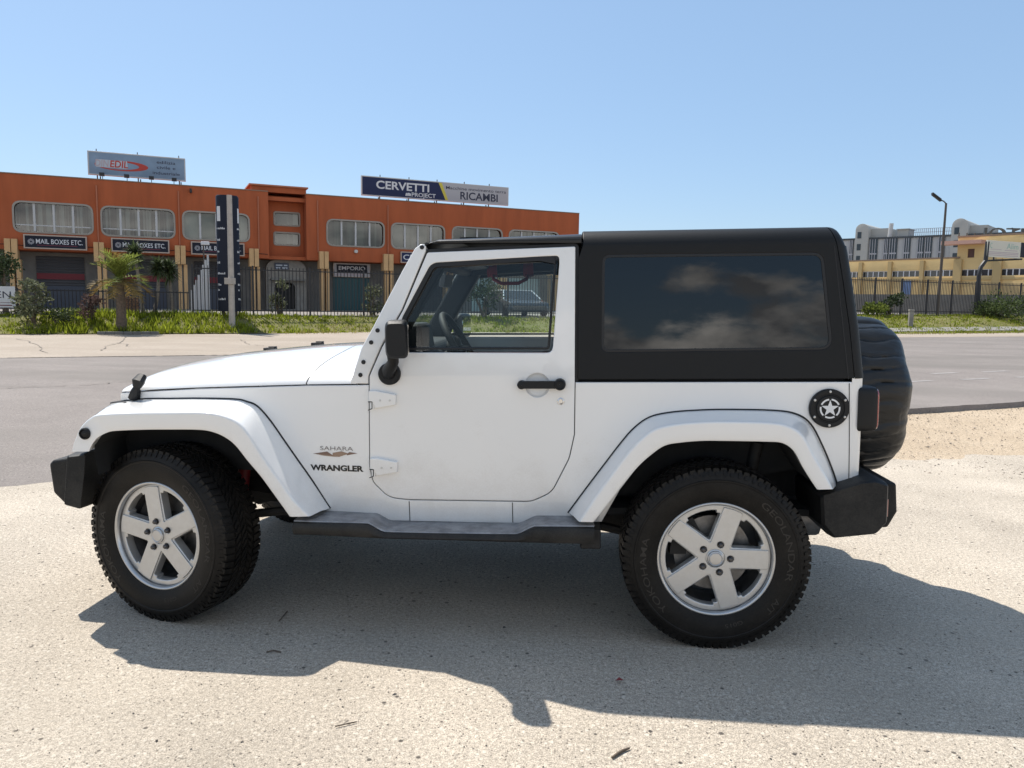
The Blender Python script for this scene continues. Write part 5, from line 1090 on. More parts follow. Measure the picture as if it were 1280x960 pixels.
x0, z0 = cY(446, 425, -.30); mb = MB(); zw = crz[-1]+.012; mb.tube([(XC-.02, -.30, zw-.03), (XC+.03, -.32, zw+.01), (XC+.07, -.42, zw+.02)], .010, 6); mb.tube([(XC+.04, .12, zw+.03), (XC+.06, -.20, zw+.03), (XC+.07, -.52, zw+.015)], .009, 6); mb_raked(mb); mb.obj('wiper', M['plastic'], car)

# --- doors
WINO = [(486, 440.5, 3), (690.5, 441, 8), (699, 330, 0), (699, 319.6, 9), (675, 320.6, 0), (570, 326.8, 0), (539, 328.6, 9), (504, 394.6, 0)]
win3 = cpl(WINO); winp = fil([(win3[0][0], win3[0][1], .012), (win3[1][0], win3[1][1], .03), (win3[2][0], win3[2][1], 0), (win3[3][0], win3[3][1], .055), (win3[4][0], win3[4][1], 0), (win3[5][0], win3[5][1], 0), (win3[6][0], win3[6][1], .055), (win3[7][0], win3[7][1], 0)])
HR = cp(671.6, 481.5); recess = circle(HR[0], HR[1], .052, 36)
def door_set(side):
    fl = (lambda me: me) if side < 0 else mirror_y
    d = link('door', fl(plate_mesh('door', [door_in, winp, recess], .04, .0045, skin(.001), CUTS_X, CUTS_Z)), M['paint'], car); add_wn(d)
    def ch(name, me, m, par=d): o = link(name, fl(me), M[m], par); return o
    ch('window_seal', plate_mesh('s', [inset(winp, -.004), inset(winp, .016)], .03, .003, skin(-.002), (), CUTS_Z), 'seal')
    ch('window_seal', plate_mesh('s', [inset(winp, .014), inset(winp, .024)], .012, .001, skin(-.018), (), CUTS_Z), 'gloss_black')
    mb = MB(); n = 8; lo = [cp(486, 441.5), cp(691, 442)]; 
    ip = inset(winp, .006); me = plate_mesh('g', [ip], .0012, .0002, skin(-.022), (), CUTS_Z)
    # a single sheet of glass: keep only the outer faces
    bm = bmesh.new(); bm.from_mesh(me); bm.normal_update(); bmesh.ops.delete(bm, geom=[f for f in bm.faces if f.normal.y > -.5], context='FACES')
    for f_ in bm.faces: f_.smooth = False
    bm.to_mesh(me); bm.free(); ch('window_glass', me, 'door_glass')
    # dark inner card below the glass
    zc = cp(600, 445)[1]; card = [p for p in inset(door_poly, .045) if p[1] < zc]; ch('door_card', plate_mesh('c', [card], .05, .01, skin(-.043), (), CUTS_Z), 'interior')
    # handle recess dish, handle, lock
    mb = MB(); x, z = HR; y = -(hw(x, z)+.001); mb.lathe([(.0015, .0525), (.006, .050), (.009, .04), (.011, .02), (.0112, .0005)], 36, 'y', (x, y, z)); mb_raked(mb); dish = mb.mesh('dish', 60)
    if side > 0: dish = mirror_y(dish)
    link('handle_recess', dish, M['paint'], d)
    a, b = cp(651.5, 481.8, .04), cp(699.8, 481.2, .04); mb = MB(); hy = lambda x, z: -(hw(x, z)+.030)
    mb.lathe([(.03, .0255), (.004, .0255), (-.006, .023), (-.010, .017), (-.010, .0155), (-.006, .0145), (-.007, .0005)], 28, 'y', (b[0], hy(*b)-.002, b[1])); mb.lathe([(.03, .019), (.004, .019), (-.004, .016), (-.007, .0005)], 24, 'y', (a[0], hy(*a), a[1]))
    mb.box(a[0], b[0]-.018, hy(*a)-.004, hy(*a)+.022, a[1]-.0155, a[1]+.0165); mb_raked(mb); hm = mb.mesh('h', 40); hm = hm if side < 0 else mirror_y(hm); ho = link('handle', hm, M['plastic'], d); add_bevel(ho, .004)
    x, z = cp(701, 501.5); mb = MB(); mb.lathe([(.004, .016), (-.003, .015), (-.005, .011), (-.003, .009), (-.003, .0005)], 20, 'y', (x, -(hw(x, z)+.001), z)); mb_raked(mb); km = mb.mesh('k', 40); link('lock', km if side < 0 else mirror_y(km), M['chrome'], d)
    for (t, L0) in ((487.5, 0), (571.8, 1.8)):
        # hinge: knuckle on the pillar and a tapering leaf on the door
        q = cpl([(461+L0, t+1, 0), (469+L0, t+.5, 0), (495+L0, t+5.5, 0), (495+L0, t+18.5, 0), (469+L0, t+23, 0), (466+L0, t+14.5, 0), (461+L0, t+14.5, 0)], .012); lp = fillet([(x, z, .004) for x, z, *_ in q], 3)
        hg = link('hinge', fl(plate_mesh('hinge', [lp], .020, .004, skin(.0195))), M['paint'], d); add_wn(hg)
        mb = MB(); k0, k1 = cp(464.5+L0, t+1.5, .012), cp(465.5+L0, t+23.5, .012); mb.tube([(k0[0], -(hw(*k0)+.010), k0[1]), (k1[0], -(hw(*k1)+.010), k1[1])], .010, 10); mb_raked(mb); me = mb.mesh('p', 40); link('hinge_pin', me if side < 0 else mirror_y(me), M['paint'], hg)
        mb = MB(); sl = cpl([(460.6+L0, t+14.6), (465.5+L0, t+14.6), (465.6+L0, t+23), (460.6+L0, t+25)], .012)
        for u0, u1 in ((0, 1), (1, 2), (2, 3)): a_, b_ = sl[u0], sl[u1]; mb.tube([(a_[0], -(hw(*a_)+.0195), a_[1]), (b_[0], -(hw(*b_)+.0195), b_[1])], .0022, 6)
        mb_raked(mb); me = mb.mesh('p', 40); link('hinge_slot', me if side < 0 else mirror_y(me), M['seal'], hg)
        for px in (475, 487): x, z = cp(px+L0, t+13.2, .02); mb = MB(); mb.lathe([(-.0025, .0004), (-.0025, .0045), (.003, .0055)], 10, 'y', (x, -(hw(x, z)+.0195), z)); mb_raked(mb); me = mb.mesh('p', 40); link('hinge_bolt', me if side < 0 else mirror_y(me), M['alloy'], hg)
    # mirror: base disc, arm, housing
    MY = -.965
    bx, bz = cp(487.5, 467); mb = MB(); by = -(hw(bx, bz)+.001); mb.lathe([(.004, .050), (-.018, .049), (-.024, .043), (-.024, .0005)], 32, 'y', (bx, by, bz)); 
    ax, az = cY(490.5, 447, -.90); mb.tube([(bx, by-.01, bz-.002), (bx+.004, by-.035, bz+.02), (ax, -.885, az-.02), (ax, -.90, az+.03)], [.030, .030, .024, .026], 12); mb_raked(mb); me = mb.mesh('arm', 45); mo = link('mirror', me if side < 0 else mirror_y(me), M['plastic'], d)
    h = [cY(482.5, 400, MY), cY(512.5, 397, MY), cY(514, 448, MY), cY(484, 444, MY)]; hx0, hx1, hz0, hz1 = h[0][0], h[1][0], h[2][1], h[0][1]
    rows = []
    for t, sx, sz, dx in ((0, .55, .55, 0), (.06, .82, .80, 0), (.2, .97, .95, 0), (.5, 1, 1, 0), (.8, 1, 1, 0), (.93, .96, .96, 0), (1.0, .80, .82, 0)):
        y = -.80-.215*t; cx, cz = (hx0+hx1)/2, (hz0+hz1)/2; wx, wz = (hx1-hx0)/2*sx, (hz1-hz0)/2*sz; rs = -.045*(1-t)
        rows.append([(cx+rs*(.5+.5*math.cos(a))+wx*np.sign(math.cos(a))*abs(math.cos(a))**.38, y, cz+wz*np.sign(math.sin(a))*abs(math.sin(a))**.38) for a in np.linspace(0, 2*math.pi, 41)[:-1]])
    mb = MB(); mb.grid(rows, loop_v=True); mb.add(rows[0], [tuple(range(40))]); mb.add(rows[-1], [tuple(range(40))]); mb_raked(mb); me = mb.mesh('housing', 50); link('mirror_housing', me if side < 0 else mirror_y(me), M['plastic'], mo)
    mb = MB(); mb.box(-.004, .002, -.99, -.84, hz0+.02, hz1-.02, lambda x, y, z: (hx1+x-.045*(1-(-.80-y)/.215), y, z)); mb_raked(mb); me = mb.mesh('mg', 0); link('mirror_glass', me if side < 0 else mirror_y(me), M['mirror_glass'], mo)
    return d
door_set(-1); door_set(1)

# --- hardtop and front roof panels: cross-section measured along s from the belt
RZ = 1.682; RR = .085; hb = hw(.9, BELT); lean = .05
def section(s, zt=0.0):
    """s along the half section -> (y, z, ny, nz); zt lowers the roof towards the windscreen"""
    L1 = RZ-BELT; 
    if s <= L1: z = BELT+s; return -(hw(.9, z)), z, -1.0, .05
    y1 = -hw(.9, RZ); arc = RR*math.pi/2*.96; t = (s-L1)
    if t <= arc:
        a = t/RR; cy, cz = y1+RR, RZ; return cy-RR*math.cos(a), cz+RR*math.sin(a), -math.cos(a), math.sin(a)
    a = arc/RR; y0, z0 = y1+RR-RR*math.cos(a), RZ+RR*math.sin(a); u = t-arc; W = -y0; f = min(1, u/W); y = y0+u*1.0
    return min(y, 0), z0+.022*(1-(1-f)**2), -.03*(1-f), 1.0
S_END = (RZ-BELT)+RR*math.pi/2*.96+(hw(.9, RZ)-RR+RR*math.cos(math.pi/2*.96))
def cs(px, py, off=0.0): x, z = cp(px, py, off); return x, z-BELT
HT = [(cs(720.5, 477.0)[0], -.006), cs(1076.5, 475.8)]
xf = cs(722, 400)[0]; xrear = HT[1][0]
QW = [cs(753, 320), cs(1022, 316), cs(1040, 438), cs(754, 441)]
qa = cs(752.5, 330)[0]; 
qp = fillet([(cs(752, 440)[0], cs(790, 440)[1], .035), (cs(1041, 437)[0], cs(1000, 437)[1], .05), (cs(1029, 316)[0], cs(1000, 316)[1], .05), (cs(753, 319)[0], cs(790, 318)[1], .035)], 7)
def rear_x(s):
    z = section(min(s, S_END))[1]; return float(np.interp(z, [BELT, cp(1070, 404)[1], cp(1059, 332)[1], RZ+.01, RZ+RR], [xrear+.008, cp(1070.5, 404)[0]+.006, cp(1060, 332)[0]+.006, cp(1055, 299)[0]+.006, cp(1049, 294)[0]+.004]))
def top_pt(x, s, d, half=1):
    y, z, ny, nz = section(s); n = math.hypot(ny, nz); return rk(x, (y+d*ny/n), z+d*nz/n)
ss = [-.005, .2, .4, RZ-BELT-.02]+[RZ-BELT+RR*math.pi/2*.96*k/8 for k in range(9)]+[S_END*.8+.2*S_END*k for k in (0, .5, 1)]
ss = sorted(set([s for s in ss if s <= S_END]+[S_END]))
poly = [(xf, -.005)]+[(rear_x(s)-.035, s) for s in ss]+[(cp(728, 300)[0], S_END), (cp(728.5, 300)[0], RZ-BELT+.02), (cp(722.5, 310)[0], RZ-BELT-.045)]
cy_ = [.1*k for k in range(1, 6)]+[RZ-BELT+RR*math.pi/2*.96*k/10 for k in range(11)]+[S_END-.6+.1*k for k in range(6)]
me = plate_mesh('hardtop', [fillet([(x, s, 0) for x, s in poly]), qp], .03, .004, top_pt, (), cy_, 40)
ht = link('hardtop', me, M['hardtop'], car); add_wn(ht); me2 = mirror_y(me); ht2 = link('hardtop_half', me2, None, ht); add_wn(ht2)
# rounded rear corner and back face of the hardtop
mb = MB(); rows = []
for s in ss:
    y, z, ny, nz = section(s); xx = rear_x(s); r = []
    for k in range(7):
        a = k/6*math.pi/2; c = .034; r.append((xx-.034+.05*math.sin(a), y*(1-.05/.79*(1-math.cos(a))) if z < RZ else y*(1-.05/.79*(1-math.cos(a))), z-(.03*(1-math.cos(a)) if z > RZ else 0)))
    rows.append(r)
mb.grid(rows); mb_raked(mb); oa = mb.obj('hardtop_corner', M['hardtop'], ht, smooth=50); link('hardtop_corner', mirror_y(oa.data), None, ht)
back = [r[-1] for r in rows]; mb = MB(); pts = back+[(p[0], -p[1], p[2]) for p in back[::-1]]; mb.add(pts, [tuple(range(len(pts)))]); mb_raked(mb); mb.obj('hardtop_back', M['hardtop'], ht, smooth=0)
mb = MB(); zz0, zz1 = BELT+.05, RZ-.05; xa_, xb_ = float(np.interp(zz0, [p[2] for p in back[:8]], [p[0] for p in back[:8]])), float(np.interp(zz1, [p[2] for p in back[:8]], [p[0] for p in back[:8]])); mb.add([(xa_+.006, -.6, zz0), (xa_+.006, .6, zz0), (xb_+.006, .56, zz1), (xb_+.006, -.56, zz1)], [(0, 1, 2, 3)]); mb_raked(mb); mb.obj('rear_window', M['win_dark'], ht, smooth=0, fix=False)
# shallow step around the quarter window and the dark glass
def qmap(off): return lambda x, s, d: top_pt(x, s, d+off)
for sgn in (-1, 1):
    f = (lambda m_: m_) if sgn < 0 else mirror_y
    q0 = link('quarter_window', f(plate_mesh('qs', [inset(qp, -.003), inset(qp, .011)], .02, .002, qmap(-.002), (), (.2, .3, .4))), M['seal'], ht)
    me = plate_mesh('qg', [inset(qp, .004)], .0012, .0002, qmap(-.006), (), (.1, .2, .3, .4, .5)); bm = bmesh.new(); bm.from_mesh(me); bm.normal_update(); bmesh.ops.delete(bm, geom=[fc for fc in bm.faces if fc.normal.y > -.5], context='FACES')
    for f_ in bm.faces: f_.smooth = False
    bm.to_mesh(me); bm.free()
    link('quarter_glass', f(me), M['dark_glass'], q0)
    mb = MB(); a, b = cs(1041, 290), cs(1060.5, 474); n = 10
    for k in range(n):
        s0, s1 = a[1]+(b[1]-a[1])*k/n, a[1]+(b[1]-a[1])*(k+1)/n; x0_, x1_ = a[0]+(b[0]-a[0])*k/n, a[0]+(b[0]-a[0])*(k+1)/n
        mb.add([top_pt(x0_-.002, s0, .0012), top_pt(x0_+.002, s0, .0012), top_pt(x1_+.002, s1, .0012), top_pt(x1_-.002, s1, .0012)], [(0, 1, 2, 3)])
    me = mb.mesh('seam', 0, fix=False); link('seam', f(me), M['seal'], ht)
# front roof panels
xf0 = cp(531, 303)[0]; xf1 = cp(728.5, 300)[0]-.006
zA, zB = cp(540, 305.5)[1], cp(722, 306)[1]                      # lower edge of the side lip
zTA, zTB = cY(545, 299.5, -.72)[1], cY(722, 292.2, -.70)[1]
mb = MB(); rows = []
for t in [0, .01, .025, .05, .09, .15, .3, .5, .7, .85, .97, 1]:
    x = xf0+(xf1-xf0)*t; z0 = zA+(zB-zA)*t+.006; z1 = zTA+(zTB-zTA)*t-.045*max(0, 1-t/.09)**2; y0 = -(hw(.3, 1.68)-.002); h = z1-z0; row = []
    row += [(x, y0+.03, z0), (x, y0, z0+.002), (x, y0-.0015, z0+h*.30), (x, y0, z0+h*.45)]
    for k in range(7):
        a = k/6*math.pi/2; rr_ = h*.5; row.append((x, y0+.07-.07*math.cos(a)+.002, z0+h*.47+rr_*math.sin(a)))
    for yy in (.45, .25, 0): row.append((x, -yy, z1+.018*(1-(yy/.7)**2)))
    row2 = [(p[0], -p[1], p[2]) for p in row[:-1]][::-1]; rows.append(row+row2)
mb.grid(rows); mb.add(rows[0], [tuple(range(len(rows[0])))]); mb.add(rows[-1], [tuple(range(len(rows[0])))]); mb_raked(mb); rp = mb.obj('roof_panel', M['roof_black'], car, smooth=40); add_wn(rp)
mb = MB(); mb.box(xf0+.14, xf1, -.66, .66, zA-.01, zA+.01, lambda x, y, z: (x, y, z+(zB-zA)*(x-xf0)/(xf1-xf0)+.03)); mb_raked(mb); mb.obj('headliner', M['interior'], rp, smooth=0)
mb = MB()
for t0, t1 in ((0.0, 1.0),):
    n = 12
    for k in range(n):
        a, b = k/n, (k+1)/n; 
        def L(t, f, o): x = xf0+.02+(xf1-xf0-.02)*t; z0 = zA+(zB-zA)*t+.006; h = (zTA+(zTB-zTA)*t)-z0; return (x, -(hw(.3, 1.68)-.002)-o, z0+h*f)
        mb.add([L(a, .36, .0035), L(b, .36, .0035), L(b, .44, .0035), L(a, .44, .0035)], [(0, 1, 2, 3)])
mb_raked(mb); both(mb, 'drip_seam', M['seal'], rp, smooth=0, fix=False)

# --- fuel door, tail lamps, badges
fx, fz_ = cp(1035.6, 510); fy = -(hw(fx, fz_)+.001); R = .083
mb = MB(); mb.lathe([(.004, R), (-.012, R), (-.016, R-.004), (-.016, R-.020), (-.013, R-.022), (-.013, R-.026), (-.018, R-.030), (-.018, .0005)], 48, 'y', (fx, fy, fz_)); mb_raked(mb); fd = mb.obj('fuel_door', M['plastic'], car, smooth=30)
for k in range(6):
    a = math.pi/2+k*math.pi/3; mb = MB(); mb.lathe([(-.0165, .006), (-.020, .005), (-.0205, .0003)], 10, 'y', (fx+(R-.011)*math.cos(a), fy, fz_+(R-.011)*math.sin(a))); mb_raked(mb); mb.obj('bolt', M['alloy_lip'], fd)
mb = MB(); star = []
for k in range(10):
    r = .0375 if k % 2 == 0 else .0148; a = math.pi/2+k*math.pi/5; star.append((fx+r*math.cos(a), fy-.0195, fz_+r*math.sin(a)))
mb.add(star, [tuple(range(10))])
for k in range(5):
    rows = []
    for j in range(9):
        a = math.pi/2+(k+.10+.80*j/8)*2*math.pi/5; rows.append([(fx+r*math.cos(a), fy-.0195, fz_+r*math.sin(a)) for r in (.0355, .0425)])
    mb.grid(rows)
mb_raked(mb); mb.obj('star_emblem', M['white_plain'], fd, smooth=0, fix=False)
tl = [cY(1075, 484.5, -.80), cY(1100, 486, -.80), cY(1098.5, 541, -.80), cY(1075, 541, -.80)]
mb = MB(); rows = []
tx0, tx1, tz0, tz1 = tl[0][0], tl[1][0], tl[2][1], tl[0][1]
for t, k in ((0, .97), (.1, 1.0), (.75, 1.0), (.95, .975), (1, .93)):
    x = tx0+(tx1-tx0)*t*.98; cz, h = (tz0+tz1)/2, (tz1-tz0)/2*k; yc, w = -.715, .078*k; rows.append([(x, yc+w*np.sign(math.cos(a))*abs(math.cos(a))**.3, cz+h*np.sign(math.sin(a))*abs(math.sin(a))**.3) for a in np.linspace(0, 2*math.pi, 33)[:-1]])
mb.grid(rows, loop_v=True); mb.add(rows[-1], [tuple(range(32))]); mb.add(rows[0], [tuple(range(32))]); mb_raked(mb); a_, b_ = both(mb, 'tail_light', M['plastic'], car, smooth=40)
for s, o in ((-1, a_), (1, b_)):
    mb = MB(); yc = -.715
    rows2 = [[(x, yc+.0715*kk*np.sign(math.cos(a))*abs(math.cos(a))**.3, (tz0+tz1)/2+(tz1-tz0)/2*.94*kk*np.sign(math.sin(a))*abs(math.sin(a))**.3) for a in np.linspace(0, 2*math.pi, 33)[:-1]] for x, kk in ((tx0+(tx1-tx0)*.985, .985), (tx1+.004, .96), (tx1+.007, .90))]
    mb.grid(rows2, loop_v=True); mb.add(rows2[-1], [tuple(range(32))]); mb_raked(mb); me = mb.mesh('lens', 40); link('lens', me if s < 0 else mirror_y(me), M['lens_red'], o)
def flat(px, py, off=.0015): x, z = cp(px, py); return rk(x, -(hw(x, z)+off), z)
for s in (-1, 1):
    def put(name, mb, m, par=car):
        me = mb.mesh(name, 0, fix=False)
        if s > 0:
            # the far side carries the same writing, turned so that it reads from there
            bm = bmesh.new(); bm.from_mesh(me); cx = -.53
            for v in bm.verts: v.co.x = 2*BX-v.co.x; v.co.y = -v.co.y
            bm.to_mesh(me); bm.free()
        return link(name, me, M[m], par)
    A, B = cp(388.5, 588.3), cp(454.5, 588.3); BX = (A[0]+B[0])/2*_cr
    def bm_(x, z): return rk(x, -(hw(x, z)+.0018), z)
    ht_ = cp(420, 580.3)[1]-cp(420, 588)[1]; mb = MB(); 
    text_into(mb, 'WRANGLER', A[0], B[0], (A[1]+B[1])/2, ht_*.86, bm_, .06); w_ = put('badge', mb, 'badge_black')
    A2, B2 = cp(400.5, 563), cp(441.5, 563); mb = MB(); text_into(mb, 'SAHARA', A2[0], B2[0], (A2[1]+B2[1])/2, cp(420, 558)[1]-cp(420, 563)[1], bm_, -.004); put('badge', mb, 'badge_grey')
    E = lambda L: [bm_(*cp(px, py)) for px, py in L]
    mb = MB(); mb.add(E([(391, 567), (409, 564.3), (417, 569.5), (413, 568.8)]), [(0, 1, 2, 3)]); mb.add(E([(433, 567.5), (437, 565), (447, 566.6), (434, 569)]), [(0, 1, 2, 3)]); put('badge', mb, 'badge_brown')
    mb = MB(); mb.add(E([(416, 566), (427, 564), (436, 567), (424, 571), (416, 569.5)]), [(0, 1, 2, 3, 4)]); mb.add(E([(395, 567.5), (414, 568.8), (423, 571.3), (405, 569.5)]), [(0, 1, 2, 3)]); put('badge', mb, 'badge_bronze')

# --- bumpers and side steps
def prism(L, Y0, Y1, pxY, name, m, bev=.012, seg=3, par=car):
    mb = MB(); pts = [cY(a, b, pxY) if not isinstance(a, str) else b for a, b in L]; n = len(pts)
    mb.add([(x, Y0, z) for x, z in pts]+[(x, Y1, z) for x, z in pts], [tuple(range(n)), tuple(range(2*n-1, n-1, -1))]+[(i, n+i, n+(i+1) % n, (i+1) % n) for i in range(n)]); mb_raked(mb); return mb.obj(name, M[m], par, smooth=0, bevel=bev, seg=seg)
fb = prism([(60.5, 580), (65, 575.5), (86, 572), (112, 574), (112, 632), (82, 632), (66, 616)], -.66, .66, -.66, 'front_bumper', 'bumper', .014)
for s in (1, -1):
    mb = MB(); rows = []
    for y, k in ((-.56, 0), (-.70, 0), (-.80, .1), (-.855, .35), (-.872, .8)):
        P = [cY(*q_, -.84) for q_ in ((84.5, 567), (109, 564), (107.5, 590), (102, 637), (80.5, 631))]; c = np.mean(P, axis=0); rows.append([(p[0]+(c[0]-p[0])*.12*k+.02*k, y*s, p[1]+(c[1]-p[1])*.12*k) for p in P])
    mb.grid(rows, loop_v=True); mb.add(rows[-1], [tuple(range(5))]); mb.add(rows[0], [tuple(range(5))]); mb_raked(mb); mb.obj('bumper_end', M['bumper'], fb, smooth=30, bevel=.008)
mb = MB(); rows = []
RBP = [(1024, 617.5), (1050, 609), (1076, 601), (1096, 599), (1112, 604), (1110, 654), (1096, 668.5), (1040, 674), (1026, 657)]
P = [cY(*q_, -.86) for q_ in RBP]
prof = []
for y, k in ((-.872, .10), (-.858, .03), (-.80, 0), (-.55, 0), (0, 0), (.55, 0), (.80, 0), (.858, .03), (.872, .10)):
    c = np.mean(P, axis=0); rows.append([(p[0]+(c[0]-p[0])*k, y, p[1]+(c[1]-p[1])*k) for p in P])
mb.grid(rows, loop_v=True); mb.add(rows[0], [tuple(range(9))]); mb.add(rows[-1], [tuple(range(9))]); mb_raked(mb); rb = mb.obj('rear_bumper', M['bumper'], car, smooth=30, bevel=.012, seg=3)
mb = MB(); PP = [cY(*q_, -.62) for q_ in ((1104, 603), (1121, 604), (1122, 640), (1110, 660), (1100, 660))]; mb.add([(x, y, z) for y in (-.62, .62) for x, z in PP], [tuple(range(5)), tuple(range(9, 4, -1))]+[(i, 5+i, 5+(i+1) % 5, (i+1) % 5) for i in range(5)]); mb_raked(mb); mb.obj('bumper_centre', M['bumper'], rb, smooth=0, bevel=.012, seg=3)
for s in (-1, 1):
    q_ = [cY(*w, -.80) for w in ((1104.5, 621), (1109, 619), (1107, 641), (1103.5, 645))]; xm = max(p[0] for p in P); mb = MB(); mb.box(xm-.012, xm+.004, -.845, -.77, q_[3][1]+.01, q_[0][1]); mb_raked(mb); me = mb.mesh('r', 0); link('reflector', me if s < 0 else mirror_y(me), M['reflector'], rb)
# side steps
SP = [(366, 652.5), (400, 653.6), (452, 654.8), (461, 656), (470, 661), (478, 664.8), (490, 666), (560, 667.5), (636, 668.4), (648, 667.5), (657, 663.5), (666, 659.5), (676, 658.8), (743, 659.3)]
SB = [(372, 670), (400, 671), (478, 675), (560, 677), (640, 679.5), (715, 681.5), (743, 682)]
P = [cY(a, b, -.93) for a, b in SP]; Q = [cY(a, b, -.93) for a, b in SB]; qx = [p[0] for p in Q]; qz = [p[1] for p in Q]
P = catmull([np.array(p) for p in P], 4); rows = []; pad = []
for i, (x, z) in enumerate(P):
    zb = float(np.interp(x, qx, qz)); rows.append([(x, -.70, z-.002), (x, -.915, z), (x, -.93, z-.005), (x, -.936, z-.014), (x, -.938, z*.4+zb*.6), (x, -.928, zb+.006), (x, -.91, zb), (x, -.70, zb-.005)])
    pad.append([(x, -.72, z+.004), (x, -.915, z+.004), (x, -.9185, z-.002)])
mb = MB(); mb.grid(rows, loop_v=True); mb.add(rows[0], [tuple(range(8))]); mb.add(rows[-1], [tuple(range(8))]); mb_raked(mb); a_, b_ = both(mb, 'side_step', M['bumper'], car, smooth=35)
mb = MB(); mb.grid(pad); mb_raked(mb); me = mb.mesh('pad', 40, fix=True); link('tread_pad', me, M['step_pad'], a_); link('tread_pad', mirror_y(me), None, b_)
mb = MB(); bx0 = P[-1][0]; bz = Q[-1][1]
for xx in (bx0-.02, P[8][0]): mb = MB(); mb.box(xx-.04, xx+.05, -.86 if xx > 0 else -.70, -.45, bz-.04, bz+.05); mb_raked(mb); both(mb, 'step_bracket', M['chassis'], car, smooth=0, bevel=.008)

# --- wheels: tyre (tread blocks, raised sidewall writing), alloy rim, hub, nuts, brake disc
def make_wheel(name, parent, spoke0, nut0, writing=True):
    root = empty(name, (0, 0, 0)); root.parent = parent
    T = .1275
    prof = [(-.100, .240), (-.1115, .250), (-.116, .262), (-.1235, .285), (-.1275, .315), (-.1262, .338), (-.1285, .341), (-.1285, .347), (-.1245, .350), (-.120, .366), (-.114, .380), (-.106, .388), (-.095, .3915), (-.05, .3935), (0, .394)]
    prof = prof+[(-a, r) for a, r in prof[:-1]][::-1]
    mb = MB(); mb.lathe(prof, 96)
    def blk(th0, th1, y0, y1, sk, r0=.389, r1=.4010):
        vs = []
        for r, sh in ((r0, 0), (r1, .0022)):
            for y, sgn in ((y0, 1), (y1, -1)):
                for th, tg in ((th0, 1), (th1, -1)):
                    t = th+tg*sh/.4+sk*(y-(y0+y1)/2); rr = r-(max(0, abs(y)-.085)**2)*5.5; vs.append((rr*math.cos(t), y+sgn*sh*(1 if y1 > y0 else -1), rr*math.sin(t)))
        mb.add(vs, [(4, 5, 7, 6), (0, 4, 6, 2), (1, 3, 7, 5), (0, 1, 5, 4), (2, 6, 7, 3)])
    n = 76; st = 2*math.pi/n
    for k in range(n):
        th = k*st
        for sg in (-1, 1):
            o = 0 if sg < 0 else st*.5
            blk(th+o, th+o+st*.80, sg*.060, sg*(.112+.004*(k % 2)), sg*.35, r0=.380)
            # lug running down over the shoulder
            y0, y1 = sg*.111, sg*.1225
            vs = []
            for (rr, yy) in ((.389, sg*.112), (.366, sg*.1245), (.369, sg*.117)):
                for t in (th+o+.012, th+o+st*(.62 if k % 2 else .50)): vs.append((rr*math.cos(t), yy, rr*math.sin(t)))
            mb.add(vs, [(0, 1, 3, 2), (0, 2, 4), (1, 5, 3)])
            blk(th+o+st*.28, th+o+st*.93, sg*.0225, sg*.0545, -sg*2.2)
        blk(th+st*.1, th+st*.80, -.0165, .0165, 2.6)
    ty = mb.obj('tyre', M['rubber'], root, smooth=28)
    if writing:
        def ring_text(s, a_mid, r0, h, k, m='rubber_text'):
            V, F, w = text_geo(s, .01); mb = MB(); L = w*k*h
            def mp(x, y): r = r0+y*h; a = a_mid+(L/2-x*k*h)/r0; yy = float(np.interp(r, [.262, .285, .315, .338], [-.116, -.1235, -.1275, -.1262])); return (r*math.cos(a), yy-.0012, r*math.sin(a))
            mb.add([mp(x, y) for x, y in V], F); return mb
        for s, a, r0, h, k in (('YOKOHAMA', math.radians(196), .296, .026, 1.55), ('GEOLANDAR', math.radians(20), .296, .026, 1.6), ('A/T', math.radians(-38), .298, .024, 1.3), ('G015', math.radians(-73), .284, .016, 1.5)):
            ring_text(s, a, r0, h, k).obj('sidewall_lettering', M['rubber_text'], ty, smooth=0, fix=False)
    # rim
    FYR = -.092
    spokes = [spoke0+k*72 for k in range(5)]
    holes = []
    for k in range(5):
        a0, a1 = math.radians(spokes[k]), math.radians(spokes[k]+72); am = (a0+a1)/2; hwid = .0455
        apex = hwid/math.sin(math.radians(36))+.004; ro = .2095
        pts = [(apex*math.cos(am), apex*math.sin(am), .006)]
        ph = math.asin(hwid/ro)
        def at_ang(a, r): return (r*math.cos(a), r*math.sin(a))
        s0 = a0+ph+.0; s1 = a1-ph
        r_in = .196
        pts.append((*at_ang(a0+math.asin(hwid/r_in), r_in), .004)); pts.append((*at_ang(a0+math.asin(hwid/r_in)+.085, r_in+.001), .004)); pts.append((*at_ang(s0+.10, ro), .004))
        for j in range(1, 6): pts.append((*at_ang(s0+.10+(s1-s0-.20)*j/6, ro), 0))
        pts.append((*at_ang(s1-.10, ro), .004)); pts.append((*at_ang(a1-math.asin(hwid/r_in)-.085, r_in+.001), .004)); pts.append((*at_ang(a1-math.asin(hwid/r_in), r_in), .004))
        holes.append(fillet(pts, 3))
    wm = lambda x, z, d: (x, FYR-d, z)
    me = plate_mesh('rim', [circle(0, 0, .2345, 96)]+holes, .045, .005, wm, smooth=35); rim = link('rim', me, M['alloy'], root); add_wn(rim)
    # raised five-point spoke plate
    pl = []
    for k in range(5):
        a = math.radians(spokes[k]); am = a+math.radians(36); w = .0415
        c, s = math.cos(a), math.sin(a)
        for t, r in ((-w, .222), (0, .2255), (w, .222)): pl.append((r*c-t*s, r*s+t*c, .006 if t else 0))
        rn = w/math.sin(math.radians(36)); pl.append((rn*math.cos(am), rn*math.sin(am), .006))
    nuts = [math.radians(nut0+72*k) for k in range(5)]
    loops = [fillet(pl, 3)]+[circle(.0635*math.cos(a), .0635*math.sin(a), .0145, 20) for a in nuts]+[circle(0, 0, .040, 36)]
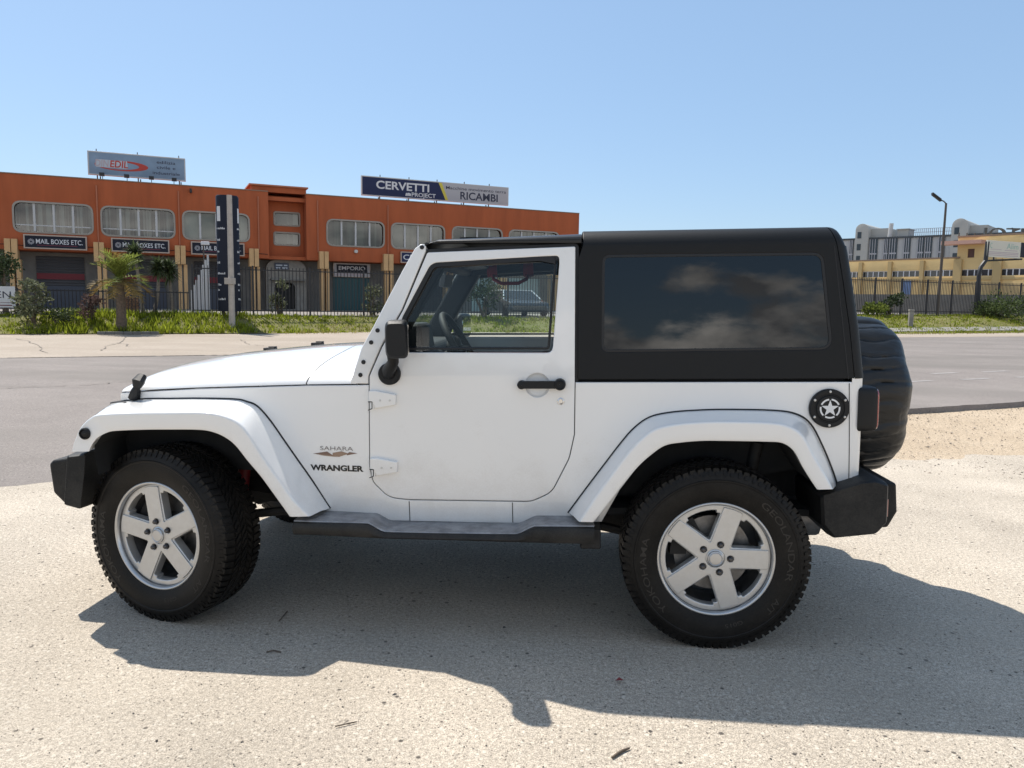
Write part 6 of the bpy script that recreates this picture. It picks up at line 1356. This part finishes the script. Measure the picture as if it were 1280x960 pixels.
    me = plate_mesh('plate', loops, .014, .0022, lambda x, z, d: (x, FYR-.006-d, z), smooth=35); so = link('spoke_plate', me, M['alloy'], rim); add_wn(so)
    mb = MB(); mb.lathe([(-.100, .2335), (-.110, .2365), (-.1145, .241), (-.1150, .2455), (-.112, .249), (-.100, .250)], 96); mb.obj('rim_lip', M['alloy_lip'], rim, smooth=60)
    mb = MB(); mb.lathe([(-.100, .2355), (-.06, .222), (.02, .205), (.10, .215), (.12, .235)], 64); mb.lathe([(.10, .215), (.10, .10)], 64); mb.obj('barrel', M['barrel'], rim, smooth=50, fix=False)
    mb = MB(); mb.lathe([(-.05, .0405), (FYR-.002, .0405)], 36); mb.lathe([(FYR-.004, .0395), (FYR-.006, .034), (FYR-.014, .0325), (FYR-.0155, .029), (FYR-.0135, .0265), (FYR-.0155, .0245), (FYR-.0165, .012), (FYR-.0165, .0004)], 36); mb.obj('hub_cap', M['alloy_lip'], rim, smooth=35)
    for a in nuts:
        mb = MB(); cx, cz = .0635*math.cos(a), .0635*math.sin(a); mb.lathe([(FYR+.01, .0140), (FYR-.004, .0140), (FYR-.004, .0105), (FYR-.018, .0100), (FYR-.0215, .007), (FYR-.022, .0003)], 12, 'y', (cx, 0, cz)); mb.obj('lug_nut', M['nut'], root, smooth=30)
    mb = MB(); mb.lathe([(.0, .165), (-.012, .165), (-.012, .09), (-.03, .085), (-.03, .03)], 48); mb.lathe([(.0, .165), (.0, .03)], 48); mb.obj('brake_disc', M['disc'], root, smooth=35, fix=False)
    mb = MB()
    for k in range(7):
        a0, a1 = math.radians(120+k*9), math.radians(129+k*9); mb.add([(r*math.cos(a), y, r*math.sin(a)) for r in (.115, .185) for y in (-.035, .03) for a in (a0, a1)], [(0, 1, 3, 2), (4, 6, 7, 5), (0, 4, 5, 1), (2, 3, 7, 6), (0, 2, 6, 4), (1, 5, 7, 3)])
    mb.obj('brake_caliper', M['chassis'], root, smooth=0)
    return root
WZ = .395
w1 = make_wheel('wheel', car, 0.5, 0); w1.location = (1.212, -.786, WZ)
ST = 0.291883
w2 = make_wheel('wheel', car, 28, 28)
kx, ky = -1.212, -.70; off = -.786+.70
w2.location = (kx+off*math.sin(ST), ky+off*math.cos(ST), WZ); w2.rotation_euler = (0, 0, -ST)
for (src, loc, rz) in ((w1, (1.212, .786, WZ), math.pi), (w2, (kx+.086*math.sin(ST), .70+.086*math.cos(ST), WZ), math.pi-ST)):
    c = copy_tree(src, car); c.location = loc; c.rotation_euler = (0, 0, rz)
# flatten the contact patch a little: the tyre sinks 7 mm into the loose surface

# --- spare wheel under its wrinkled cover
sx0 = XR+.055; SC = cY(1107, 490, 0)
spr = empty('spare_wheel', (0, 0, 0)); spr.parent = car
scz = .5*(cY(1092, 394.5, 0)[1]+cY(1095, 588, 0)[1])+.0; srad = .402
mb = MB(); rows = []; xs0, xs1 = sx0-.01, cY(1138.5, 490, -.30)[0]
prof = [(0.0, .30), (-.004, .36), (.0, .385), (.03, .400), (.07, .405), (.12, .405), (.16, .402), (.198, .391), (.226, .368), (.244, .334), (.252, .30), (.255, .2), (.256, .1), (.256, .001)]
k_ = (xs1-xs0)/.256; cp_ = catmull([np.array(p) for p in prof], 5)
NT = 320
for (a, r) in cp_:
    row = []
    for j in range(NT):
        th = 2*math.pi*j/NT; cx_, cz_ = math.cos(th), math.sin(th)
        wav = th+.10*mnoise.noise(Vector((cx_*2.5, cz_*2.5, a*5)))+.05*mnoise.noise(Vector((cx_*6, cz_*6, a*9)))
        side_ = math.exp(-((a-.10)/.12)**2)                                  # creases run across the tread
        amp = .35+.65*max(0, mnoise.noise(Vector((cx_*1.7, cz_*1.7, 4.0)))+.25)+.5*max(0, cz_)**2
        fold = -.028*amp*(1-abs(math.sin(wav*15)))**3*side_ + .004*math.sin(wav*15)*side_
        face = .010*mnoise.noise(Vector((cx_*2*r*3, cz_*2*r*3, 1.0)))+.004*mnoise.noise(Vector((wav*6, a*6, 2.0)))
        hem = .010*math.exp(-((a-.006)/.012)**2)*(.6+.4*math.sin(th*60)*.5)
        rr = r+(fold+face-hem*.5)*sstep(r/.38); row.append((xs0+a*k_+face*1.2*(a > .2), rr*cx_, scz+rr*cz_))
    rows.append(row)
mb.grid(rows, loop_v=True); mb_raked(mb); mb.obj('wheel_cover', M['cover'], spr, smooth=70)
mb = MB(); mb.lathe([(xs0-.03, .05), (xs0-.03, .16), (xs0-.01, .30), (xs0+.02, .385), (xs0+.03, .30)], 40, 'x', (0, 0, scz)); mb.box(XR, xs0, -.12, .12, scz-.12, scz+.12); mb_raked(mb); mb.obj('spare_carrier', M['chassis'], spr)

# --- chassis, axles, springs, shocks, exhaust
mb = MB()
for s in (-1, 1):
    mb.tube([(-1.72, s*.40, .52), (-1.3, s*.40, .54), (-.6, s*.43, .47), (.7, s*.43, .46), (1.05, s*.42, .60), (1.45, s*.42, .60), (1.8, s*.42, .56)], .055, 4)
for x in (-1.6, -.5, .55, 1.75): mb.box(x-.05, x+.05, -.42, .42, .44, .54)
mb.box(-.35, .35, -.14, .14, .36, .50); mb.box(.75, 1.05, -.35, .35, .36, .52); mb.box(-1.35, -.5, -.26, .26, .42, .85)
mb.obj('chassis', M['chassis'], car, smooth=0)
mb = MB()
for x in (-1.212, 1.212):
    mb.tube([(x, -.70, WZ), (x, .70, WZ)], .04, 12); mb.lathe([(-.09, .03), (-.07, .10), (0, .125), (.07, .10), (.09, .03)], 20, 'x', (x, .15 if x < 0 else 0, WZ))
mb.tube([(-1.05, -.62, .42), (-.55, -.50, .46)], .022, 8); mb.tube([(-1.05, .62, .42), (-.55, .50, .46)], .022, 8); mb.tube([(1.1, -.60, .36), (.55, -.48, .44)], .022, 8); mb.tube([(1.1, .60, .36), (.55, .48, .44)], .022, 8); mb.tube([(-1.38, -.62, .38), (-1.38, .62, .42)], .016, 8); mb.tube([(.2, -.10, .42), (1.15, 0, .40)], .03, 8)
mb.obj('axle', M['chassis'], car)
for x in (-1.212, 1.212):
    for s in (-1, 1):
        mb = MB(); mb.tube([(x+.055*math.cos(t), s*.46+.055*math.sin(t), WZ+.06+.028*t/math.pi*.9) for t in np.linspace(0, 11*math.pi, 120)], .008, 6); mb.obj('spring', M['chassis'], car)
        mb = MB(); xx = x+(.20 if x < 0 else .16); mb.tube([(xx-.03, s*.56, WZ-.02), (xx+.02, s*.58, WZ+.20)], .018, 10); mb.tube([(xx+.005, s*.575, WZ+.12), (xx+.06, s*.60, WZ+.46)], .030, 12); mb.obj('shock_absorber', M['red' if x < 0 else 'chassis'], car)
mb = MB(); mb.tube([(.3, .25, .42), (1.0, .30, .42), (1.45, .1, .50), (1.85, .45, .46)], .03, 10); mb.tube([(1.45, -.45, .48), (1.75, -.45, .50)], .11, 14); mb.obj('exhaust', M['barrel'], car)

# --- interior
mb = MB(); mb.box(-.34, -.10, -.68, .68, .90, 1.255); mb.box(-.16, -.06, -.60, -.16, 1.00, 1.23); mb.box(-.30, .35, -.12, .12, .55, .82); mb_raked(mb); mb.obj('dashboard', M['interior'], car, smooth=0, bevel=.035, seg=4)
mb = MB(); mb.box(-.20, -.09, -.54, -.22, 1.20, 1.365, lambda x, y, z: (x-.15*(z-1.2), y, z)); mb_raked(mb); mb.obj('instrument_hood', M['interior'], car, smooth=0, bevel=.025, seg=3)
mb = MB(); mb.box(-.10, -.085, -.665, -.60, 1.10, 1.24); mb_raked(mb); mb.obj('air_vent', M['interior_grey'], car, smooth=0, bevel=.01)
cx, cy, cz = .065, -.38, 1.236; tilt = math.radians(29)
mb = MB(); n = 40; rows = []
ax = np.array([math.cos(tilt), 0, math.sin(tilt)]); up = np.array([-math.sin(tilt), 0, math.cos(tilt)]); sdv = np.array([0, 1.0, 0]); C0 = np.array([cx, cy, cz])
mb.tube([tuple(C0+(up*math.cos(t)+sdv*math.sin(t))*.19) for t in np.linspace(0, 2*math.pi, n+1)], .0165, 8, cap=False)
for t in (.5*math.pi, 1.5*math.pi, math.pi): mb.tube([tuple(C0-ax*.03), tuple(C0+(up*math.cos(t)+sdv*math.sin(t))*.18)], [.028, .013], 8)
mb.lathe([(-.05, .001), (-.05, .05), (-.01, .065), (.01, .05), (.014, .001)], 20, 'x', (cx-.02, cy, cz)); mb.tube([tuple(C0-ax*.03), tuple(C0-ax*.22)], .03, 8); mb_raked(mb); mb.obj('steering_wheel', M['interior'], car, smooth=50)
def seat(x, y, name='seat'):
    root = None; mb = MB(); mb.box(x-.27, x+.22, y-.24, y+.24, .70, .84); mb_raked(mb); o = mb.obj(name, M['seat_cloth'], car, smooth=0, bevel=.05, seg=4)
    mb = MB(); mb.box(x+.15, x+.29, y-.24, y+.24, .80, 1.33, lambda a, b, c: (a+.22*(c-.8), b*(1) if True else b, c)); mb_raked(mb); mb.obj('backrest', M['seat_cloth'], o, smooth=0, bevel=.05, seg=4)
    mb = MB(); mb.box(x+.29, x+.38, y-.13, y+.13, 1.38, 1.56); mb_raked(mb); mb.obj('headrest', M['seat_cloth'], o, smooth=0, bevel=.035, seg=4); return o
seat(.46, -.38); seat(.46, .38)
mb = MB(); mb.box(1.2, 1.6, -.45, .45, .80, .95); mb.box(1.5, 1.62, -.45, .45, .9, 1.35); mb_raked(mb); mb.obj('rear_seat', M['seat_cloth'], car, smooth=0, bevel=.05, seg=3)
mb = MB()
for s in (-1, 1):
    mb.tube([(-.34, s*.66, 1.12), (-.13, s*.645, 1.52), (-.05, s*.635, 1.635), (.04, s*.61, 1.665), (.62, s*.61, 1.69), (1.55, s*.60, 1.69), (1.72, s*.60, 1.60), (1.80, s*.62, 1.15)], .038, 12); mb.tube([(.66, s*.61, 1.70), (.70, s*.66, .60)], .042, 12)
mb.tube([(.66, -.61, 1.70), (.66, .61, 1.70)], .04, 12); mb.tube([(-.04, -.615, 1.655), (-.04, .615, 1.655)], .035, 12); mb.tube([(1.6, -.60, 1.69), (1.6, .60, 1.69)], .035, 12); mb_raked(mb); mb.obj('roll_bar', M['interior'], car)
mb = MB()
for s in (1,):
    a, b = (.26, s*.60, 1.66), (.52, s*.60, 1.66)
    for x in (.12, .34): mb.tube([(x-.03, s*.60, 1.66), (x+.03, s*.60, 1.66)], .046, 12)
    mb.tube([(.12, s*.585, 1.64), (.13, s*.56, 1.60), (.18, s*.55, 1.575), (.28, s*.55, 1.575), (.33, s*.56, 1.60), (.34, s*.585, 1.64)], .011, 8)
mb_raked(mb); mb.obj('grab_strap', M['red_strap'], car)
mb = MB(); mb.box(-.10, -.07, -.12, .12, 1.545, 1.61, lambda x, y, z: (x+.2*(z-1.5), y, z)); mb.tube([(-.085, 0, 1.60), (-.06, 0, 1.68)], .012, 8); mb_raked(mb); mb.obj('rear_view_mirror', M['interior_grey'], car, smooth=0, bevel=.015)
mb = MB()
for s in (-1, 1): mb.box(-.075, .10, s*.38-.19, s*.38+.19, 1.655, 1.675, lambda x, y, z: (x, y, z+.12*x))
mb_raked(mb); mb.obj('sun_visor', M['interior_grey'], car, smooth=0, bevel=.006)

# ------------------------------------------------------------------ small things on the ground
r = np.random.default_rng(21); mbs = [MB(), MB()]
def pebble(mb, x, y, s, z=.002):
    base = [(0, 0, 1), (1, 0, 0), (0, 1, 0), (-1, 0, 0), (0, -1, 0), (0, 0, -1)]; a = r.uniform(0, 6.28); q = [s*r.uniform(.6, 1.2), s*r.uniform(.5, 1), s*r.uniform(.25, .55)]
    vs = []
    for p in base: px, py, pz = p[0]*q[0]+r.normal(0, .12)*s, p[1]*q[1]+r.normal(0, .12)*s, p[2]*q[2]; vs.append((x+px*math.cos(a)-py*math.sin(a), y+px*math.sin(a)+py*math.cos(a), z+pz))
    mb.add(vs, [(0, 1, 2), (0, 2, 3), (0, 3, 4), (0, 4, 1), (5, 2, 1), (5, 3, 2), (5, 4, 3), (5, 1, 4)])
for i in range(5200):
    d = 1.7+10*r.uniform(0, 1)**1.7; px = r.uniform(-1.0, 1.0); x = CAM_P[0]+d*(px*.75)+(-.08*d); y = CAM_P[1]+d
    if (-.469*x+.883*y) > 3.2: continue
    big = r.uniform() < .02
    pebble(mbs[0 if r.uniform() < .68 else 1], x, y, r.uniform(.0018, .0048)*(2.2 if big else 1))
for i in range(3800):
    u = r.uniform(3.2, 12.5); v = v_yard(u)-3.2*r.uniform(0, 1)**1.3*sstep((u-2.5)/3); p = street(u, v)
    pebble(mbs[0 if r.uniform() < .8 else 1], p[0], p[1], r.uniform(.004, .013)*(2.0 if r.uniform() < .03 else 1))
for k, (m, nm, lb) in enumerate((('stone', 'gravel', 'pale loose grit scattered over the concrete yard'), ('stone_dark', 'gravel', 'dark loose grit scattered over the concrete yard'))):
    o = mbs[k].obj(nm, M[m], smooth=0, fix=False); tag(o, lb, 'gravel', kind='stuff')
def twig(pts, rad, label, m='bark'):
    mb = MB(); P = [at_z(a, b, 0.006) for a, b in pts]; mb.tube(P, rad, 6); o = mb.obj('twig', M[m]); tag(o, label, 'twig')
twig([(765, 947), (772, 942), (779, 938), (787, 935)], [.004, .005, .005, .003], 'short dark twig on the sunlit concrete at the bottom edge')
twig([(333, 815), (342, 813), (351, 815)], .003, 'thin curved twig in the shadow below the front door'); twig([(349, 776), (355, 769), (359, 764)], .003, 'straight dark twig in the shadow behind the front wheel')
twig([(419, 908), (432, 905), (446, 902)], .0022, 'thin pale stalk on the sunlit concrete left of the shadow point')
p = at_z(774, 851, .008); mb = MB(); mb.add([p+np.array(v) for v in ((-.016, 0, 0), (0, -.010, .008), (.018, .002, .002), (0, .011, .010))], [(0, 1, 2, 3)]); o = mb.obj('fallen_leaf', M['dry_leaf'], smooth=0, fix=False); tag(o, 'small red fallen leaf lying in the car shadow', 'leaf')

# low dark hedge and roofs far behind the photographer (they mirror in the rear side window)
mb = MB(); r = np.random.default_rng(4)
for i in range(900):
    x = r.uniform(-90, 90); h = 1.2+2.2*max(0, mnoise.noise((x*.06, 0, 1)))+.8*r.uniform(); c = np.array([x, -70+r.normal(0, 2.5), h*r.uniform(.2, 1)])
    for k in range(5):
        a = r.normal(0, .8, 3); b = r.normal(0, .8, 3); mb.add([c-a, c+b, c+a, c-b], [(0, 1, 2, 3)])
o = mb.obj('hedge', M['hedge'], smooth=0, fix=False); tag(o, 'long dark hedge mirrored along the bottom of the black side window', 'hedge', kind='stuff')

# put each one-piece thing's origin at its own foot
for o in [o for o in COL.objects if o.parent is None and o.type == 'MESH' and o.get('category') and o.get('kind') != 'stuff' and o.data.users == 1]:
    n = len(o.data.vertices); co = np.empty(n*3); o.data.vertices.foreach_get('co', co); co = co.reshape(-1, 3)
    c = Vector((float((co[:, 0].min()+co[:, 0].max())/2), float((co[:, 1].min()+co[:, 1].max())/2), float(co[:, 2].min())))
    o.data.transform(Matrix.Translation(-c)); o.location = c
    for ch in children_of(o): ch.matrix_parent_inverse = Matrix.Translation(-c)
